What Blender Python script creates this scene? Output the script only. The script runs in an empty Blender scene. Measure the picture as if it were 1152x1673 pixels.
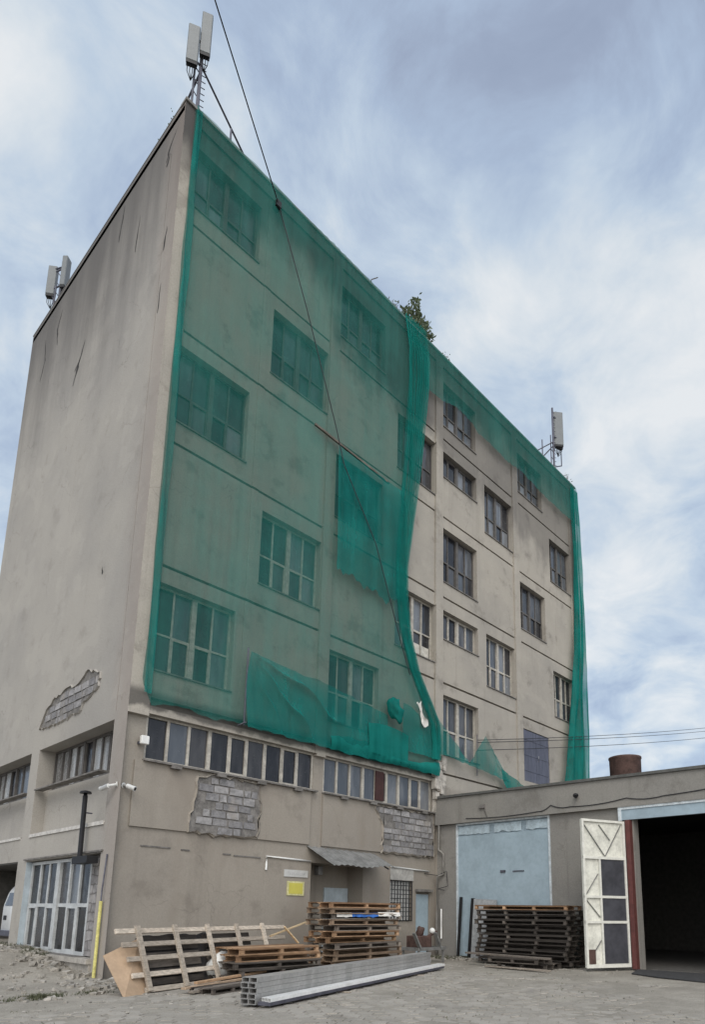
import bpy, bmesh, math, random
from mathutils import Vector, Matrix, noise
random.seed(7)
R = math.radians
sc = bpy.context.scene

# ------------------------------------------------------------------ camera
cd = bpy.data.cameras.new('camera'); cam = bpy.data.objects.new('camera', cd); sc.collection.objects.link(cam)
sc.camera = cam
RI = Vector((0.66607503, -0.74581886, 0.0099142)); UP = Vector((-0.14835848, -0.11944612, 0.98169363)); FW = Vector((0.73098141, 0.65535247, 0.19020863))
CP = Vector((-6.92207947, -15.7367455, 1.6))
m = Matrix((RI, UP, -FW)).transposed().to_4x4(); m.translation = CP
cam.matrix_world = m
cd.sensor_width = 36; cd.sensor_fit = 'AUTO'; cd.lens = 1065.38 / 1673 * 36
cd.shift_x = (576 - 669.15) / 1673; cd.shift_y = (1283.44 - 836.5) / 1673
cd.clip_start = 0.1; cd.clip_end = 3000

# ------------------------------------------------------------------ sky and sun
SUN_EL, SUN_AZ = R(48), R(228)          # azimuth clockwise from +Y : behind the photographer, to the left
sdir = Vector((math.sin(SUN_AZ)*math.cos(SUN_EL), math.cos(SUN_AZ)*math.cos(SUN_EL), math.sin(SUN_EL)))
W = bpy.data.worlds.new('World'); sc.world = W; W.use_nodes = True
nt = W.node_tree; nt.nodes.clear()
def N(nt, typ, **kw):
    n = nt.nodes.new(typ)
    for k, v in kw.items():
        if k.startswith('i_'): n.inputs[k[2:].replace('_', ' ')].default_value = v
        else: setattr(n, k, v)
    return n
def Lk(nt, a, b): nt.links.new(a, b)
def mth(nt, op, a, b=None, clamp=False):
    n = nt.nodes.new('ShaderNodeMath'); n.operation = op; n.use_clamp = clamp
    for i, v in enumerate((a, b)):
        if v is None: continue
        if isinstance(v, (int, float)): n.inputs[i].default_value = v
        else: nt.links.new(v, n.inputs[i])
    return n.outputs[0]
def mixc(nt, f, a, b, blend='MIX'):
    n = nt.nodes.new('ShaderNodeMix'); n.data_type = 'RGBA'; n.blend_type = blend
    for s, v in ((n.inputs[0], f), (n.inputs[6], a), (n.inputs[7], b)):
        if isinstance(v, (int, float)): s.default_value = v
        elif isinstance(v, tuple): s.default_value = (*v, 1) if len(v) == 3 else v
        else: nt.links.new(v, s)
    return n.outputs[2]
def maprange(nt, v, a, b, c=0.0, d=1.0, smooth=True):
    n = nt.nodes.new('ShaderNodeMapRange'); n.interpolation_type = 'SMOOTHSTEP' if smooth else 'LINEAR'
    nt.links.new(v, n.inputs[0])
    for i, x in enumerate((a, b, c, d)): n.inputs[i+1].default_value = x
    return n.outputs[0]
tc = N(nt, 'ShaderNodeTexCoord')
sky = N(nt, 'ShaderNodeTexSky', sky_type='NISHITA', sun_disc=False, sun_elevation=SUN_EL, sun_rotation=SUN_AZ)
sep = N(nt, 'ShaderNodeSeparateXYZ'); Lk(nt, tc.outputs['Generated'], sep.inputs[0])
zz = mth(nt, 'ADD', mth(nt, 'MAXIMUM', sep.outputs[2], 0.0), 0.30)
comb = N(nt, 'ShaderNodeCombineXYZ')
Lk(nt, mth(nt, 'DIVIDE', sep.outputs[0], zz), comb.inputs[0]); Lk(nt, mth(nt, 'DIVIDE', sep.outputs[1], zz), comb.inputs[1])
def lobe(d, power):
    v = N(nt, 'ShaderNodeVectorMath', operation='DOT_PRODUCT'); Lk(nt, tc.outputs['Generated'], v.inputs[0]); v.inputs[1].default_value = Vector(d).normalized()
    return mth(nt, 'POWER', mth(nt, 'MAXIMUM', v.outputs['Value'], 0.0), power)
n1 = N(nt, 'ShaderNodeTexNoise', i_Scale=2.1, i_Detail=8.0, i_Roughness=0.52, i_Distortion=0.35); Lk(nt, comb.outputs[0], n1.inputs['Vector'])
n2 = N(nt, 'ShaderNodeTexNoise', i_Scale=6.5, i_Detail=9.0, i_Roughness=0.6, i_Distortion=0.5)
mp = N(nt, 'ShaderNodeMapping'); mp.inputs['Location'].default_value = (3.1, 1.7, 0); Lk(nt, comb.outputs[0], mp.inputs[0]); Lk(nt, mp.outputs[0], n2.inputs['Vector'])
bright = mth(nt, 'ADD', mth(nt, 'MULTIPLY', lobe((0.70, 0.25, 0.67), 16), 0.21), mth(nt, 'MULTIPLY', lobe((0.87, 0.30, 0.40), 20), 0.10))
dark = mth(nt, 'ADD', mth(nt, 'MULTIPLY', lobe((0.50, 0.30, 0.81), 90), 0.20), mth(nt, 'MULTIPLY', lobe((0.50, 0.08, 0.86), 60), 0.03))
v = mth(nt, 'ADD', mth(nt, 'MULTIPLY', n1.outputs['Fac'], 0.95), mth(nt, 'MULTIPLY', n2.outputs['Fac'], 0.60))
left = mth(nt, 'MULTIPLY', lobe((0.05, 0.80, 0.55), 8), 0.13)
v = mth(nt, 'SUBTRACT', mth(nt, 'ADD', mth(nt, 'ADD', v, bright), left), mth(nt, 'ADD', dark, 0.262))
cr = N(nt, 'ShaderNodeValToRGB'); Lk(nt, v, cr.inputs[0])
els = cr.color_ramp.elements
els[0].position = 0.22; els[0].color = (0.30, 0.36, 0.49, 1)
els[1].position = 0.80; els[1].color = (0.90, 0.93, 0.95, 1)
for pos, c in ((0.40, (0.38, 0.455, 0.60)), (0.50, (0.46, 0.565, 0.73)), (0.60, (0.59, 0.70, 0.83)), (0.70, (0.76, 0.83, 0.89))):
    e = els.new(pos); e.color = (*c, 1)
# bright lobe added to the unseen sky behind the camera, to light the walls
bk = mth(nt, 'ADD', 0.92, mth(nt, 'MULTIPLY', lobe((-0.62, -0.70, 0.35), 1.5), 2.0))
b1 = N(nt, 'ShaderNodeBackground', i_Strength=0.12); Lk(nt, sky.outputs[0], b1.inputs[0])
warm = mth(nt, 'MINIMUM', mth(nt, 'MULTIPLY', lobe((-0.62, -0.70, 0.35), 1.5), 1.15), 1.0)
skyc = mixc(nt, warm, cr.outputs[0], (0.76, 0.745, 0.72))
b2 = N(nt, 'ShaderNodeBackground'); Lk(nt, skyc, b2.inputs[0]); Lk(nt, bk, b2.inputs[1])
ms = N(nt, 'ShaderNodeMixShader'); ms.inputs[0].default_value = 0.88
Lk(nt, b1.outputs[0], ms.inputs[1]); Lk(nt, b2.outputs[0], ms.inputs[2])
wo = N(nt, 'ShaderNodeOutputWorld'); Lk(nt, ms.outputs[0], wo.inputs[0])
sl = bpy.data.lights.new('sun', 'SUN'); sl.energy = 1.0; sl.angle = R(28); sl.color = (1, 0.955, 0.88)
so = bpy.data.objects.new('sun', sl); sc.collection.objects.link(so); so.rotation_euler = sdir.to_track_quat('Z', 'Y').to_euler()
sc.view_settings.view_transform = 'Standard'; sc.view_settings.look = 'None'
sc.view_settings.exposure = 0.08; sc.view_settings.gamma = 1; sc.view_settings.use_curve_mapping = False
sc.cycles.transparent_max_bounces = 24; sc.cycles.max_bounces = 8

# ------------------------------------------------------------------ helpers
def link(o): sc.collection.objects.link(o); return o
def obj(name, bm, mats, parent=None, smooth=False):
    me = bpy.data.meshes.new(name); bm.normal_update(); bm.to_mesh(me); bm.free()
    for mt in (mats if isinstance(mats, (list, tuple)) else [mats]): me.materials.append(mt)
    if smooth:
        for p in me.polygons: p.use_smooth = True
    o = link(bpy.data.objects.new(name, me))
    if parent: o.parent = parent
    return o
def tag(o, label, cat, group=None):
    o['label'] = label; o['category'] = cat
    if group: o['group'] = group
    return o
def thing(name, label, cat, loc=(0, 0, 0), group=None):
    o = link(bpy.data.objects.new(name, None)); o.location = loc; o.empty_display_size = 0.2
    return tag(o, label, cat, group)
def copy_tree(o, parent=None):
    c = o.copy(); sc.collection.objects.link(c); c.parent = parent
    for ch in list(o.children): copy_tree(ch, c)
    return c
def BM(): return bmesh.new()
def hexa(bm, P, mi=0):
    vs = [bm.verts.new(p) for p in P]
    for q in ((0, 3, 2, 1), (4, 5, 6, 7), (0, 1, 5, 4), (1, 2, 6, 5), (2, 3, 7, 6), (3, 0, 4, 7)):
        f = bm.faces.new([vs[i] for i in q]); f.material_index = mi
def box(bm, x0, x1, y0, y1, z0, z1, mi=0, M=None):
    P = [(x0, y0, z0), (x1, y0, z0), (x1, y1, z0), (x0, y1, z0), (x0, y0, z1), (x1, y0, z1), (x1, y1, z1), (x0, y1, z1)]
    if M: P = [M(*p) for p in P]
    hexa(bm, P, mi)
def bar(bm, p, q, w, h, up=(0, 0, 1), mi=0):
    p, q = Vector(p), Vector(q); d = (q-p).normalized(); up = Vector(up)
    s = d.cross(up)
    if s.length < 1e-4: s = d.cross(Vector((1, 0, 0)))
    s.normalize(); u = s.cross(d)
    s *= w/2; u *= h/2
    hexa(bm, [p-s-u, p+s-u, q+s-u, q-s-u, p-s+u, p+s+u, q+s+u, q-s+u], mi)
def tube(bm, pts, r, n=8, mi=0, caps=True):
    pts = [Vector(p) for p in pts]; rings = []
    for i, p in enumerate(pts):
        d = (pts[min(i+1, len(pts)-1)] - pts[max(i-1, 0)]).normalized()
        a = d.cross(Vector((0, 0, 1)))
        if a.length < 0.05: a = d.cross(Vector((1, 0, 0)))
        a.normalize(); b = a.cross(d); rr = r[i] if isinstance(r, (list, tuple)) else r
        rings.append([bm.verts.new(p + (a*math.cos(t*2*math.pi/n) + b*math.sin(t*2*math.pi/n))*rr) for t in range(n)])
    for A, B in zip(rings, rings[1:]):
        for t in range(n):
            f = bm.faces.new((A[t], A[(t+1) % n], B[(t+1) % n], B[t])); f.material_index = mi; f.smooth = True
    if caps:
        for rg in (rings[0], rings[-1]):
            f = bm.faces.new(rg); f.material_index = mi
def lathe(bm, prof, c, n=20, mi=0):
    rings = [[bm.verts.new((c[0]+r*math.cos(t*2*math.pi/n), c[1]+r*math.sin(t*2*math.pi/n), c[2]+z)) for t in range(n)] for r, z in prof]
    for A, B in zip(rings, rings[1:]):
        for t in range(n):
            f = bm.faces.new((A[t], A[(t+1) % n], B[(t+1) % n], B[t])); f.material_index = mi; f.smooth = True
    bm.faces.new(rings[0]).material_index = mi; bm.faces.new(rings[-1]).material_index = mi
def bevel(bm, w=0.006):
    bmesh.ops.bevel(bm, geom=list(bm.edges), offset=w, segments=1, affect='EDGES')
FR = lambda u, d, z: (u, -d, z)                      # front face: u along +X, d outward
LF = lambda u, d, z: (-d, u, z)                      # left face: u along +Y, d outward
XW = 12.26
WG = lambda u, d, z: (XW-d, u, z)                    # wing face: u along +Y, d outward
def relief(bm, F, u0, u1, z0, z1, rects, base=0.0, xcuts=(), zcuts=()):
    """A wall face on a grid of cells, each cell at its own depth, with the reveals between them."""
    us = sorted({round(v, 3) for r in rects for v in r[:2] if u0 < v < u1} | {u0, u1} | set(xcuts))
    zs = sorted({round(v, 3) for r in rects for v in r[2:4] if z0 < v < z1} | {z0, z1} | set(zcuts))
    D = {}
    for i in range(len(us)-1):
        for j in range(len(zs)-1):
            cu, cz = (us[i]+us[i+1])/2, (zs[j]+zs[j+1])/2; d = base
            for r in rects:
                if r[0] < cu < r[1] and r[2] < cz < r[3]: d = r[4]
            D[i, j] = d
    cache = {}
    def V(u, d, z):
        k = (round(u, 4), round(d, 4), round(z, 4))
        if k not in cache: cache[k] = bm.verts.new(F(u, d, z))
        return cache[k]
    for (i, j), d in D.items():
        a, b, c, e = us[i], us[i+1], zs[j], zs[j+1]
        bm.faces.new((V(a, d, c), V(b, d, c), V(b, d, e), V(a, d, e)))
        if (i+1, j) in D and D[i+1, j] != d:
            g = D[i+1, j]; bm.faces.new((V(b, d, c), V(b, g, c), V(b, g, e), V(b, d, e)))
        if (i, j+1) in D and D[i, j+1] != d:
            g = D[i, j+1]; bm.faces.new((V(a, d, e), V(b, d, e), V(b, g, e), V(a, g, e)))

# ------------------------------------------------------------------ materials
def newmat(name):
    mt = bpy.data.materials.new(name); mt.use_nodes = True; t = mt.node_tree; t.nodes.clear()
    o = N(t, 'ShaderNodeOutputMaterial'); b = N(t, 'ShaderNodeBsdfPrincipled'); Lk(t, b.outputs[0], o.inputs[0])
    return mt, t, b, o
def noise_n(t, vec, scale, detail=5, rough=0.6, stretch=None, loc=(0, 0, 0)):
    n = N(t, 'ShaderNodeTexNoise', i_Scale=scale, i_Detail=float(detail), i_Roughness=rough)
    if stretch or loc != (0, 0, 0):
        mp = N(t, 'ShaderNodeMapping'); mp.inputs['Scale'].default_value = stretch or (1, 1, 1); mp.inputs['Location'].default_value = loc
        Lk(t, vec, mp.inputs[0]); vec = mp.outputs[0]
    Lk(t, vec, n.inputs['Vector']); return n.outputs['Fac']
def bump(t, b, h, strength=0.3, dist=0.02):
    n = N(t, 'ShaderNodeBump', i_Strength=strength, i_Distance=dist); Lk(t, h, n.inputs['Height']); Lk(t, n.outputs[0], b.inputs['Normal'])
def simple(name, col, rough=0.7, metal=0.0, var=0.25, scale=6.0, grain=None, spec=0.4, bumps=0.15):
    mt, t, b, o = newmat(name); tc = N(t, 'ShaderNodeTexCoord')
    f = noise_n(t, tc.outputs['Object'], scale, 5, 0.62, grain)
    g = noise_n(t, tc.outputs['Object'], scale*5.3, 4, 0.6, grain, (3, 5, 1))
    fac = mth(t, 'ADD', mth(t, 'MULTIPLY', f, 0.65), mth(t, 'MULTIPLY', g, 0.35))
    k = maprange(t, fac, 0.32, 0.68, 1-var, 1+var)
    Lk(t, mixc(t, 1.0, tuple(col), k, 'MULTIPLY'), b.inputs['Base Color'])
    b.inputs['Roughness'].default_value = rough; b.inputs['Metallic'].default_value = metal; b.inputs['Specular IOR Level'].default_value = spec
    if bumps: bump(t, b, fac, bumps, 0.01)
    return mt
def plaster(name, col, dark, seed=0.0, streak=0.55, patch=0.35):
    mt, t, b, o = newmat(name); tc = N(t, 'ShaderNodeTexCoord'); P = tc.outputs['Object']
    big = noise_n(t, P, 0.22, 6, 0.6, None, (seed, 2, 1)); mid = noise_n(t, P, 1.1, 6, 0.65, None, (seed, 7, 3))
    fine = noise_n(t, P, 26, 4, 0.7)
    st = noise_n(t, P, 1.0, 6, 0.65, (1.5, 1.5, 0.06), (seed+4, 3, 0)); st2 = noise_n(t, P, 1.0, 5, 0.6, (5, 5, 0.16), (seed, 3, 8))
    c = mixc(t, maprange(t, big, 0.35, 0.7, 0, 0.8), tuple(col), tuple(x*y for x, y in zip(col, (0.80, 0.81, 0.84))))
    c = mixc(t, maprange(t, mid, 0.48, 0.76, 0, patch), c, tuple(x*1.12 for x in col))
    c = mixc(t, maprange(t, mid, 0.30, 0.46, patch*1.1, 0), c, tuple(dark))
    c = mixc(t, mth(t, 'MULTIPLY', maprange(t, st, 0.53, 0.80), streak), c, tuple(dark))
    c = mixc(t, mth(t, 'MULTIPLY', maprange(t, st2, 0.58, 0.82), streak*0.6), c, tuple(x*0.8 for x in dark))
    c = mixc(t, 1.0, c, maprange(t, fine, 0.25, 0.75, 0.88, 1.12), 'MULTIPLY')
    wv = N(t, 'ShaderNodeVectorMath', operation='ADD'); nzc = N(t, 'ShaderNodeTexNoise', i_Scale=1.3, i_Detail=5.0); Lk(t, P, nzc.inputs['Vector']); Lk(t, P, wv.inputs[0]); Lk(t, nzc.outputs['Color'], wv.inputs[1])
    vo = N(t, 'ShaderNodeTexVoronoi', feature='DISTANCE_TO_EDGE', i_Scale=0.42); Lk(t, wv.outputs[0], vo.inputs['Vector'])
    ck = mth(t, 'MULTIPLY', maprange(t, vo.outputs['Distance'], 0.007, 0.001), maprange(t, noise_n(t, P, 0.5, 3, 0.5, None, (seed, 5, 5)), 0.50, 0.62))
    c = mixc(t, mth(t, 'MULTIPLY', ck, 0.32), c, (0.09, 0.08, 0.07))
    pt = noise_n(t, P, 0.55, 3, 0.5, (1, 1, 1.4), (seed, 11, 4)); c = mixc(t, maprange(t, pt, 0.585, 0.60, 0, 0.16), c, tuple(x*1.25 for x in col))
    Lk(t, c, b.inputs['Base Color']); b.inputs['Roughness'].default_value = 0.9; b.inputs['Specular IOR Level'].default_value = 0.2
    h = mth(t, 'ADD', mth(t, 'MULTIPLY', mid, 1.5), mth(t, 'MULTIPLY', fine, 0.35)); bump(t, b, h, 0.35, 0.02)
    return mt, t, b, c
MAT = {}
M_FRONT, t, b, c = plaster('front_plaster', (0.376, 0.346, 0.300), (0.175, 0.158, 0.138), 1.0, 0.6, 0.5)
# wall colour darker towards the eaves, along the ledge and low down
tcn = N(t, 'ShaderNodeTexCoord'); sp = N(t, 'ShaderNodeSeparateXYZ'); Lk(t, tcn.outputs['Object'], sp.inputs[0])
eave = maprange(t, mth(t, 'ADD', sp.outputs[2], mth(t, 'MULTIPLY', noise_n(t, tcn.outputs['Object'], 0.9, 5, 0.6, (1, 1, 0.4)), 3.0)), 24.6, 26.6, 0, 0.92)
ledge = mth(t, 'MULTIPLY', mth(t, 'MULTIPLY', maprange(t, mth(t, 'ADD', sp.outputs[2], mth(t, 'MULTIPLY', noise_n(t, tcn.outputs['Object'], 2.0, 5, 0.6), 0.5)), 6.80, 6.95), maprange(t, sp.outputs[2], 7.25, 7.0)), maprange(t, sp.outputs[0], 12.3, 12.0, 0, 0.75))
low = mth(t, 'MULTIPLY', maprange(t, sp.outputs[2], 6.4, 5.6), maprange(t, noise_n(t, tcn.outputs['Object'], 0.8, 6, 0.6, (1, 1, 0.35), (9, 9, 2)), 0.46, 0.7, 0.20, 0.75))
nz = noise_n(t, tcn.outputs['Object'], 0.8, 6, 0.65, (1, 1, 0.5), (2, 2, 9)); nzb = mth(t, 'MULTIPLY', mth(t, 'SUBTRACT', nz, 0.5), 5.0)
upper_dark = mth(t, 'MULTIPLY', maprange(t, mth(t, 'ADD', sp.outputs[0], mth(t, 'MULTIPLY', nzb, 0.3)), 5.9, 6.9), maprange(t, mth(t, 'ADD', mth(t, 'ADD', sp.outputs[2], nzb), mth(t, 'MULTIPLY', sp.outputs[0], 0.18)), 22.4, 24.4, 0, 0.93))
upper_dark = mth(t, 'MULTIPLY', upper_dark, maprange(t, sp.outputs[0], 12.4, 11.0, 0.55, 1))
c2 = mixc(t, mth(t, 'MAXIMUM', eave, upper_dark), c, (0.065, 0.062, 0.062)); c2 = mixc(t, maprange(t, sp.outputs[2], 6.5, 6.3, 0, 0.35), c2, (0.19, 0.165, 0.14)); c2 = mixc(t, low, c2, (0.245, 0.212, 0.178)); c2 = mixc(t, ledge, c2, (0.06, 0.057, 0.055))
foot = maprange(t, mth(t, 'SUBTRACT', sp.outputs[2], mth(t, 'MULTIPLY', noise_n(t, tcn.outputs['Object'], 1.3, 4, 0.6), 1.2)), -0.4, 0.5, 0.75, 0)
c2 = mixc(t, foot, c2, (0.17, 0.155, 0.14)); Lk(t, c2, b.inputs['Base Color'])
M_LEFT, t, b, c = plaster('left_plaster', (0.362, 0.340, 0.307), (0.22, 0.204, 0.182), 21.0, 0.24, 0.30)
tcn = N(t, 'ShaderNodeTexCoord'); sp = N(t, 'ShaderNodeSeparateXYZ'); Lk(t, tcn.outputs['Object'], sp.inputs[0])
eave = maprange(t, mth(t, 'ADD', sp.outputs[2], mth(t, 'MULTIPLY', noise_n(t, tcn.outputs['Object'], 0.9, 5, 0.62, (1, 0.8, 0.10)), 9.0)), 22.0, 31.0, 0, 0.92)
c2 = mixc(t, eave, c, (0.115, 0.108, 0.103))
near = maprange(t, mth(t, 'ADD', sp.outputs[1], mth(t, 'MULTIPLY', noise_n(t, tcn.outputs['Object'], 2.0, 5, 0.6, (1, 1, 0.15)), 1.2)), 1.9, 0.6, 0, 0.4)
c2 = mixc(t, near, c2, (0.27, 0.22, 0.19))
ds = N(t, 'ShaderNodeVectorMath', operation='DISTANCE'); Lk(t, tcn.outputs['Object'], ds.inputs[0]); ds.inputs[1].default_value = (-0.1, 1.0, 4.35)
soot = maprange(t, mth(t, 'ADD', ds.outputs['Value'], mth(t, 'MULTIPLY', noise_n(t, tcn.outputs['Object'], 2.5, 4, 0.6), 0.5)), 0.35, 0.85, 0.7, 0)
c2 = mixc(t, soot, c2, (0.06, 0.052, 0.05)); Lk(t, c2, b.inputs['Base Color'])
M_WING, t, b, c = plaster('wing_render', (0.255, 0.243, 0.222), (0.13, 0.12, 0.107), 41.0, 0.6)
M_CONC = simple('raw_concrete', (0.36, 0.335, 0.30), 0.9, var=0.3, scale=3)
M_DARKC = simple('dirty_concrete', (0.16, 0.15, 0.14), 0.9, var=0.4, scale=3)
M_ROOF = simple('bitumen_roof', (0.07, 0.07, 0.07), 0.95)
M_FRAME = simple('window_paint', (0.40, 0.375, 0.33), 0.6, var=0.3, scale=5)
M_FRAMED = simple('dark_window_paint', (0.095, 0.088, 0.082), 0.6, var=0.3, scale=5)
M_WHITEF = simple('white_window_paint', (0.44, 0.455, 0.46), 0.55, var=0.18, scale=4)
def glassmat(name, a, bcol, rough=0.12, spec=0.6, lo=0.4, hi=0.7):
    mt, t, b, o = newmat(name); tc = N(t, 'ShaderNodeTexCoord')
    f = noise_n(t, tc.outputs['Object'], 0.9, 4, 0.6, (2.2, 2.2, 0.5))
    g = noise_n(t, tc.outputs['Object'], 6, 4, 0.6)
    gm = N(t, 'ShaderNodeNewGeometry')
    k = mth(t, 'ADD', mth(t, 'MULTIPLY', f, 0.7), mth(t, 'MULTIPLY', gm.outputs['Random Per Island'], 0.3))
    Lk(t, mixc(t, maprange(t, k, lo, hi), tuple(a), tuple(bcol)), b.inputs['Base Color'])
    Lk(t, maprange(t, g, 0.35, 0.7, rough*0.6, rough*2.2), b.inputs['Roughness'])
    b.inputs['Specular IOR Level'].default_value = spec
    bump(t, b, f, 0.10, 0.05)
    return mt
M_GLASS = glassmat('dusty_glass', (0.025, 0.028, 0.034), (0.10, 0.10, 0.105))
M_GLASSB = glassmat('pale_glass', (0.065, 0.075, 0.09), (0.19, 0.20, 0.215), 0.13)
M_GLASSD = glassmat('dark_glass', (0.014, 0.015, 0.019), (0.06, 0.06, 0.064), 0.14, 0.4)
M_CURT = glassmat('curtained_glass', (0.16, 0.155, 0.15), (0.42, 0.43, 0.43), 0.2, 0.4)
M_REDB = simple('red_brown_board', (0.05, 0.017, 0.014), 0.6)
M_BLACK = simple('soot_black_metal', (0.018, 0.018, 0.02), 0.55, 0.3)
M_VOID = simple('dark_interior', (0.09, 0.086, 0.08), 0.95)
M_STEELD = simple('grey_blue_steel_door', (0.095, 0.10, 0.135), 0.5, 0.1, var=0.25, scale=2, grain=(3, 3, 0.5))
M_BLUE = simple('pale_blue_paint', (0.30, 0.38, 0.435), 0.55, var=0.12, scale=1.6, bumps=0.08)
M_BLUEW = simple('pale_blue_grey_paint', (0.42, 0.485, 0.53), 0.55, var=0.14, scale=2)
M_CREAM = simple('cream_door_paint', (0.63, 0.625, 0.56), 0.55, var=0.22, scale=2.5)
M_GREYP = simple('dull_dark_panel', (0.055, 0.056, 0.066), 0.35, var=0.3, scale=1.5)
M_RED = simple('oxide_red_paint', (0.105, 0.034, 0.030), 0.6)
M_RUST = simple('rusty_sheet', (0.085, 0.05, 0.042), 0.8, 0.1, var=0.45, scale=4)
M_TIN = simple('corrugated_tin', (0.20, 0.20, 0.195), 0.55, 0.2, var=0.3, scale=3)
M_WHITE = simple('white_plastic', (0.72, 0.72, 0.70), 0.4, var=0.08)
M_YELP = simple('yellow_pipe_paint', (0.48, 0.44, 0.15), 0.6, var=0.3)
M_YELS = simple('yellow_sign_face', (0.55, 0.50, 0.10), 0.5, var=0.06)
M_ANT = simple('antenna_grey', (0.165, 0.178, 0.185), 0.5, var=0.08)
M_MAST = simple('mast_steel', (0.10, 0.10, 0.125), 0.55, 0.4)
M_GALV = simple('galvanised_steel', (0.47, 0.465, 0.455), 0.38, 0.5, var=0.2, scale=2.5)
M_ALU = simple('bright_aluminium', (0.80, 0.80, 0.79), 0.4, 0.15, var=0.12, scale=3)
M_CABLE = simple('cable_sheath', (0.02, 0.02, 0.024), 0.6)
M_TAN = simple('tan_hardboard', (0.40, 0.285, 0.19), 0.75, var=0.12, scale=3)
M_CLOTH = simple('white_rag', (0.66, 0.64, 0.60), 0.9, var=0.1)
M_TARP = simple('blue_tarp', (0.035, 0.13, 0.42), 0.45, var=0.3)
M_RUBBER = simple('tyre_rubber', (0.02, 0.02, 0.02), 0.9)
def wood(name, a, bcol, rand=True, rough=0.82):
    mt, t, b, o = newmat(name); tc = N(t, 'ShaderNodeTexCoord'); oi = N(t, 'ShaderNodeObjectInfo'); gm = N(t, 'ShaderNodeNewGeometry')
    add = N(t, 'ShaderNodeVectorMath', operation='ADD'); Lk(t, tc.outputs['Object'], add.inputs[0])
    sc_ = N(t, 'ShaderNodeVectorMath', operation='SCALE'); sc_.inputs[0].default_value = (13, 7, 5); Lk(t, oi.outputs['Random'], sc_.inputs['Scale']); Lk(t, sc_.outputs[0], add.inputs[1])
    g = noise_n(t, add.outputs[0], 4, 6, 0.65, (0.8, 6, 8)); s = noise_n(t, add.outputs[0], 2.2, 4, 0.6)
    k = mth(t, 'ADD', mth(t, 'MULTIPLY', s, 0.5), mth(t, 'MULTIPLY', gm.outputs['Random Per Island'], 0.5))
    c = mixc(t, maprange(t, k, 0.28, 0.75), tuple(a), tuple(bcol))
    c = mixc(t, 1.0, c, maprange(t, g, 0.3, 0.7, 0.68, 1.2), 'MULTIPLY')
    if rand: c = mixc(t, 1.0, c, maprange(t, oi.outputs['Random'], 0, 1, 0.75, 1.25, False), 'MULTIPLY')
    Lk(t, c, b.inputs['Base Color']); b.inputs['Roughness'].default_value = rough; b.inputs['Specular IOR Level'].default_value = 0.25
    bump(t, b, g, 0.4, 0.01); return mt
M_W_GREY = wood('weathered_wood', (0.11, 0.092, 0.078), (0.29, 0.25, 0.21))
M_W_BRN = wood('brown_wood', (0.16, 0.112, 0.078), (0.43, 0.315, 0.22))
M_W_ORG = wood('orange_brown_wood', (0.20, 0.118, 0.068), (0.47, 0.31, 0.19))
M_W_DARK = wood('dark_rotten_wood', (0.05, 0.043, 0.038), (0.165, 0.142, 0.122))
M_W_PALE = wood('pale_batten_wood', (0.31, 0.25, 0.20), (0.47, 0.41, 0.34))
M_W_NEW = wood('fresh_pine', (0.42, 0.31, 0.18), (0.56, 0.43, 0.27))
def netmat(name, cover=0.56, g=(0.022, 0.30, 0.235), var=0.055):
    mt, t, b, o = newmat(name); t.nodes.remove(b); tc = N(t, 'ShaderNodeTexCoord'); P = tc.outputs['Object']
    big = noise_n(t, P, 0.5, 5, 0.6); st = noise_n(t, P, 1.0, 5, 0.65, (3.0, 3.0, 0.12)); mid = noise_n(t, P, 3.0, 4, 0.6)
    k = mth(t, 'ADD', mth(t, 'ADD', mth(t, 'MULTIPLY', big, 0.6), mth(t, 'MULTIPLY', st, 0.4)), mth(t, 'MULTIPLY', mid, 0.0))
    col = mixc(t, maprange(t, k, 0.35, 0.65), tuple(x*0.8 for x in g), tuple(x*1.15+0.01 for x in g))
    cov = maprange(t, k, 0.33, 0.67, cover-var, cover+var)
    lw = N(t, 'ShaderNodeLayerWeight', i_Blend=0.25)         # threads close up when the cloth is seen edge-on
    cov = mth(t, 'ADD', cov, mth(t, 'MULTIPLY', mth(t, 'MULTIPLY', lw.outputs['Facing'], lw.outputs['Facing']), 0.42), True)
    d = N(t, 'ShaderNodeBsdfDiffuse'); tl = N(t, 'ShaderNodeBsdfTranslucent'); tr = N(t, 'ShaderNodeBsdfTransparent')
    Lk(t, col, d.inputs[0]); Lk(t, col, tl.inputs[0])
    m1 = N(t, 'ShaderNodeMixShader'); m1.inputs[0].default_value = 0.35; Lk(t, d.outputs[0], m1.inputs[1]); Lk(t, tl.outputs[0], m1.inputs[2])
    m2 = N(t, 'ShaderNodeMixShader'); Lk(t, cov, m2.inputs[0]); Lk(t, tr.outputs[0], m2.inputs[1]); Lk(t, m1.outputs[0], m2.inputs[2])
    Lk(t, m2.outputs[0], o.inputs[0]); return mt
M_NET = netmat('green_net', 0.475, (0.034, 0.210, 0.180)); M_NET2 = netmat('green_net_loose', 0.57, (0.010, 0.225, 0.20), 0.13); M_NETD = netmat('green_net_bunched', 0.80, (0.008, 0.205, 0.178), 0.14)
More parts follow.
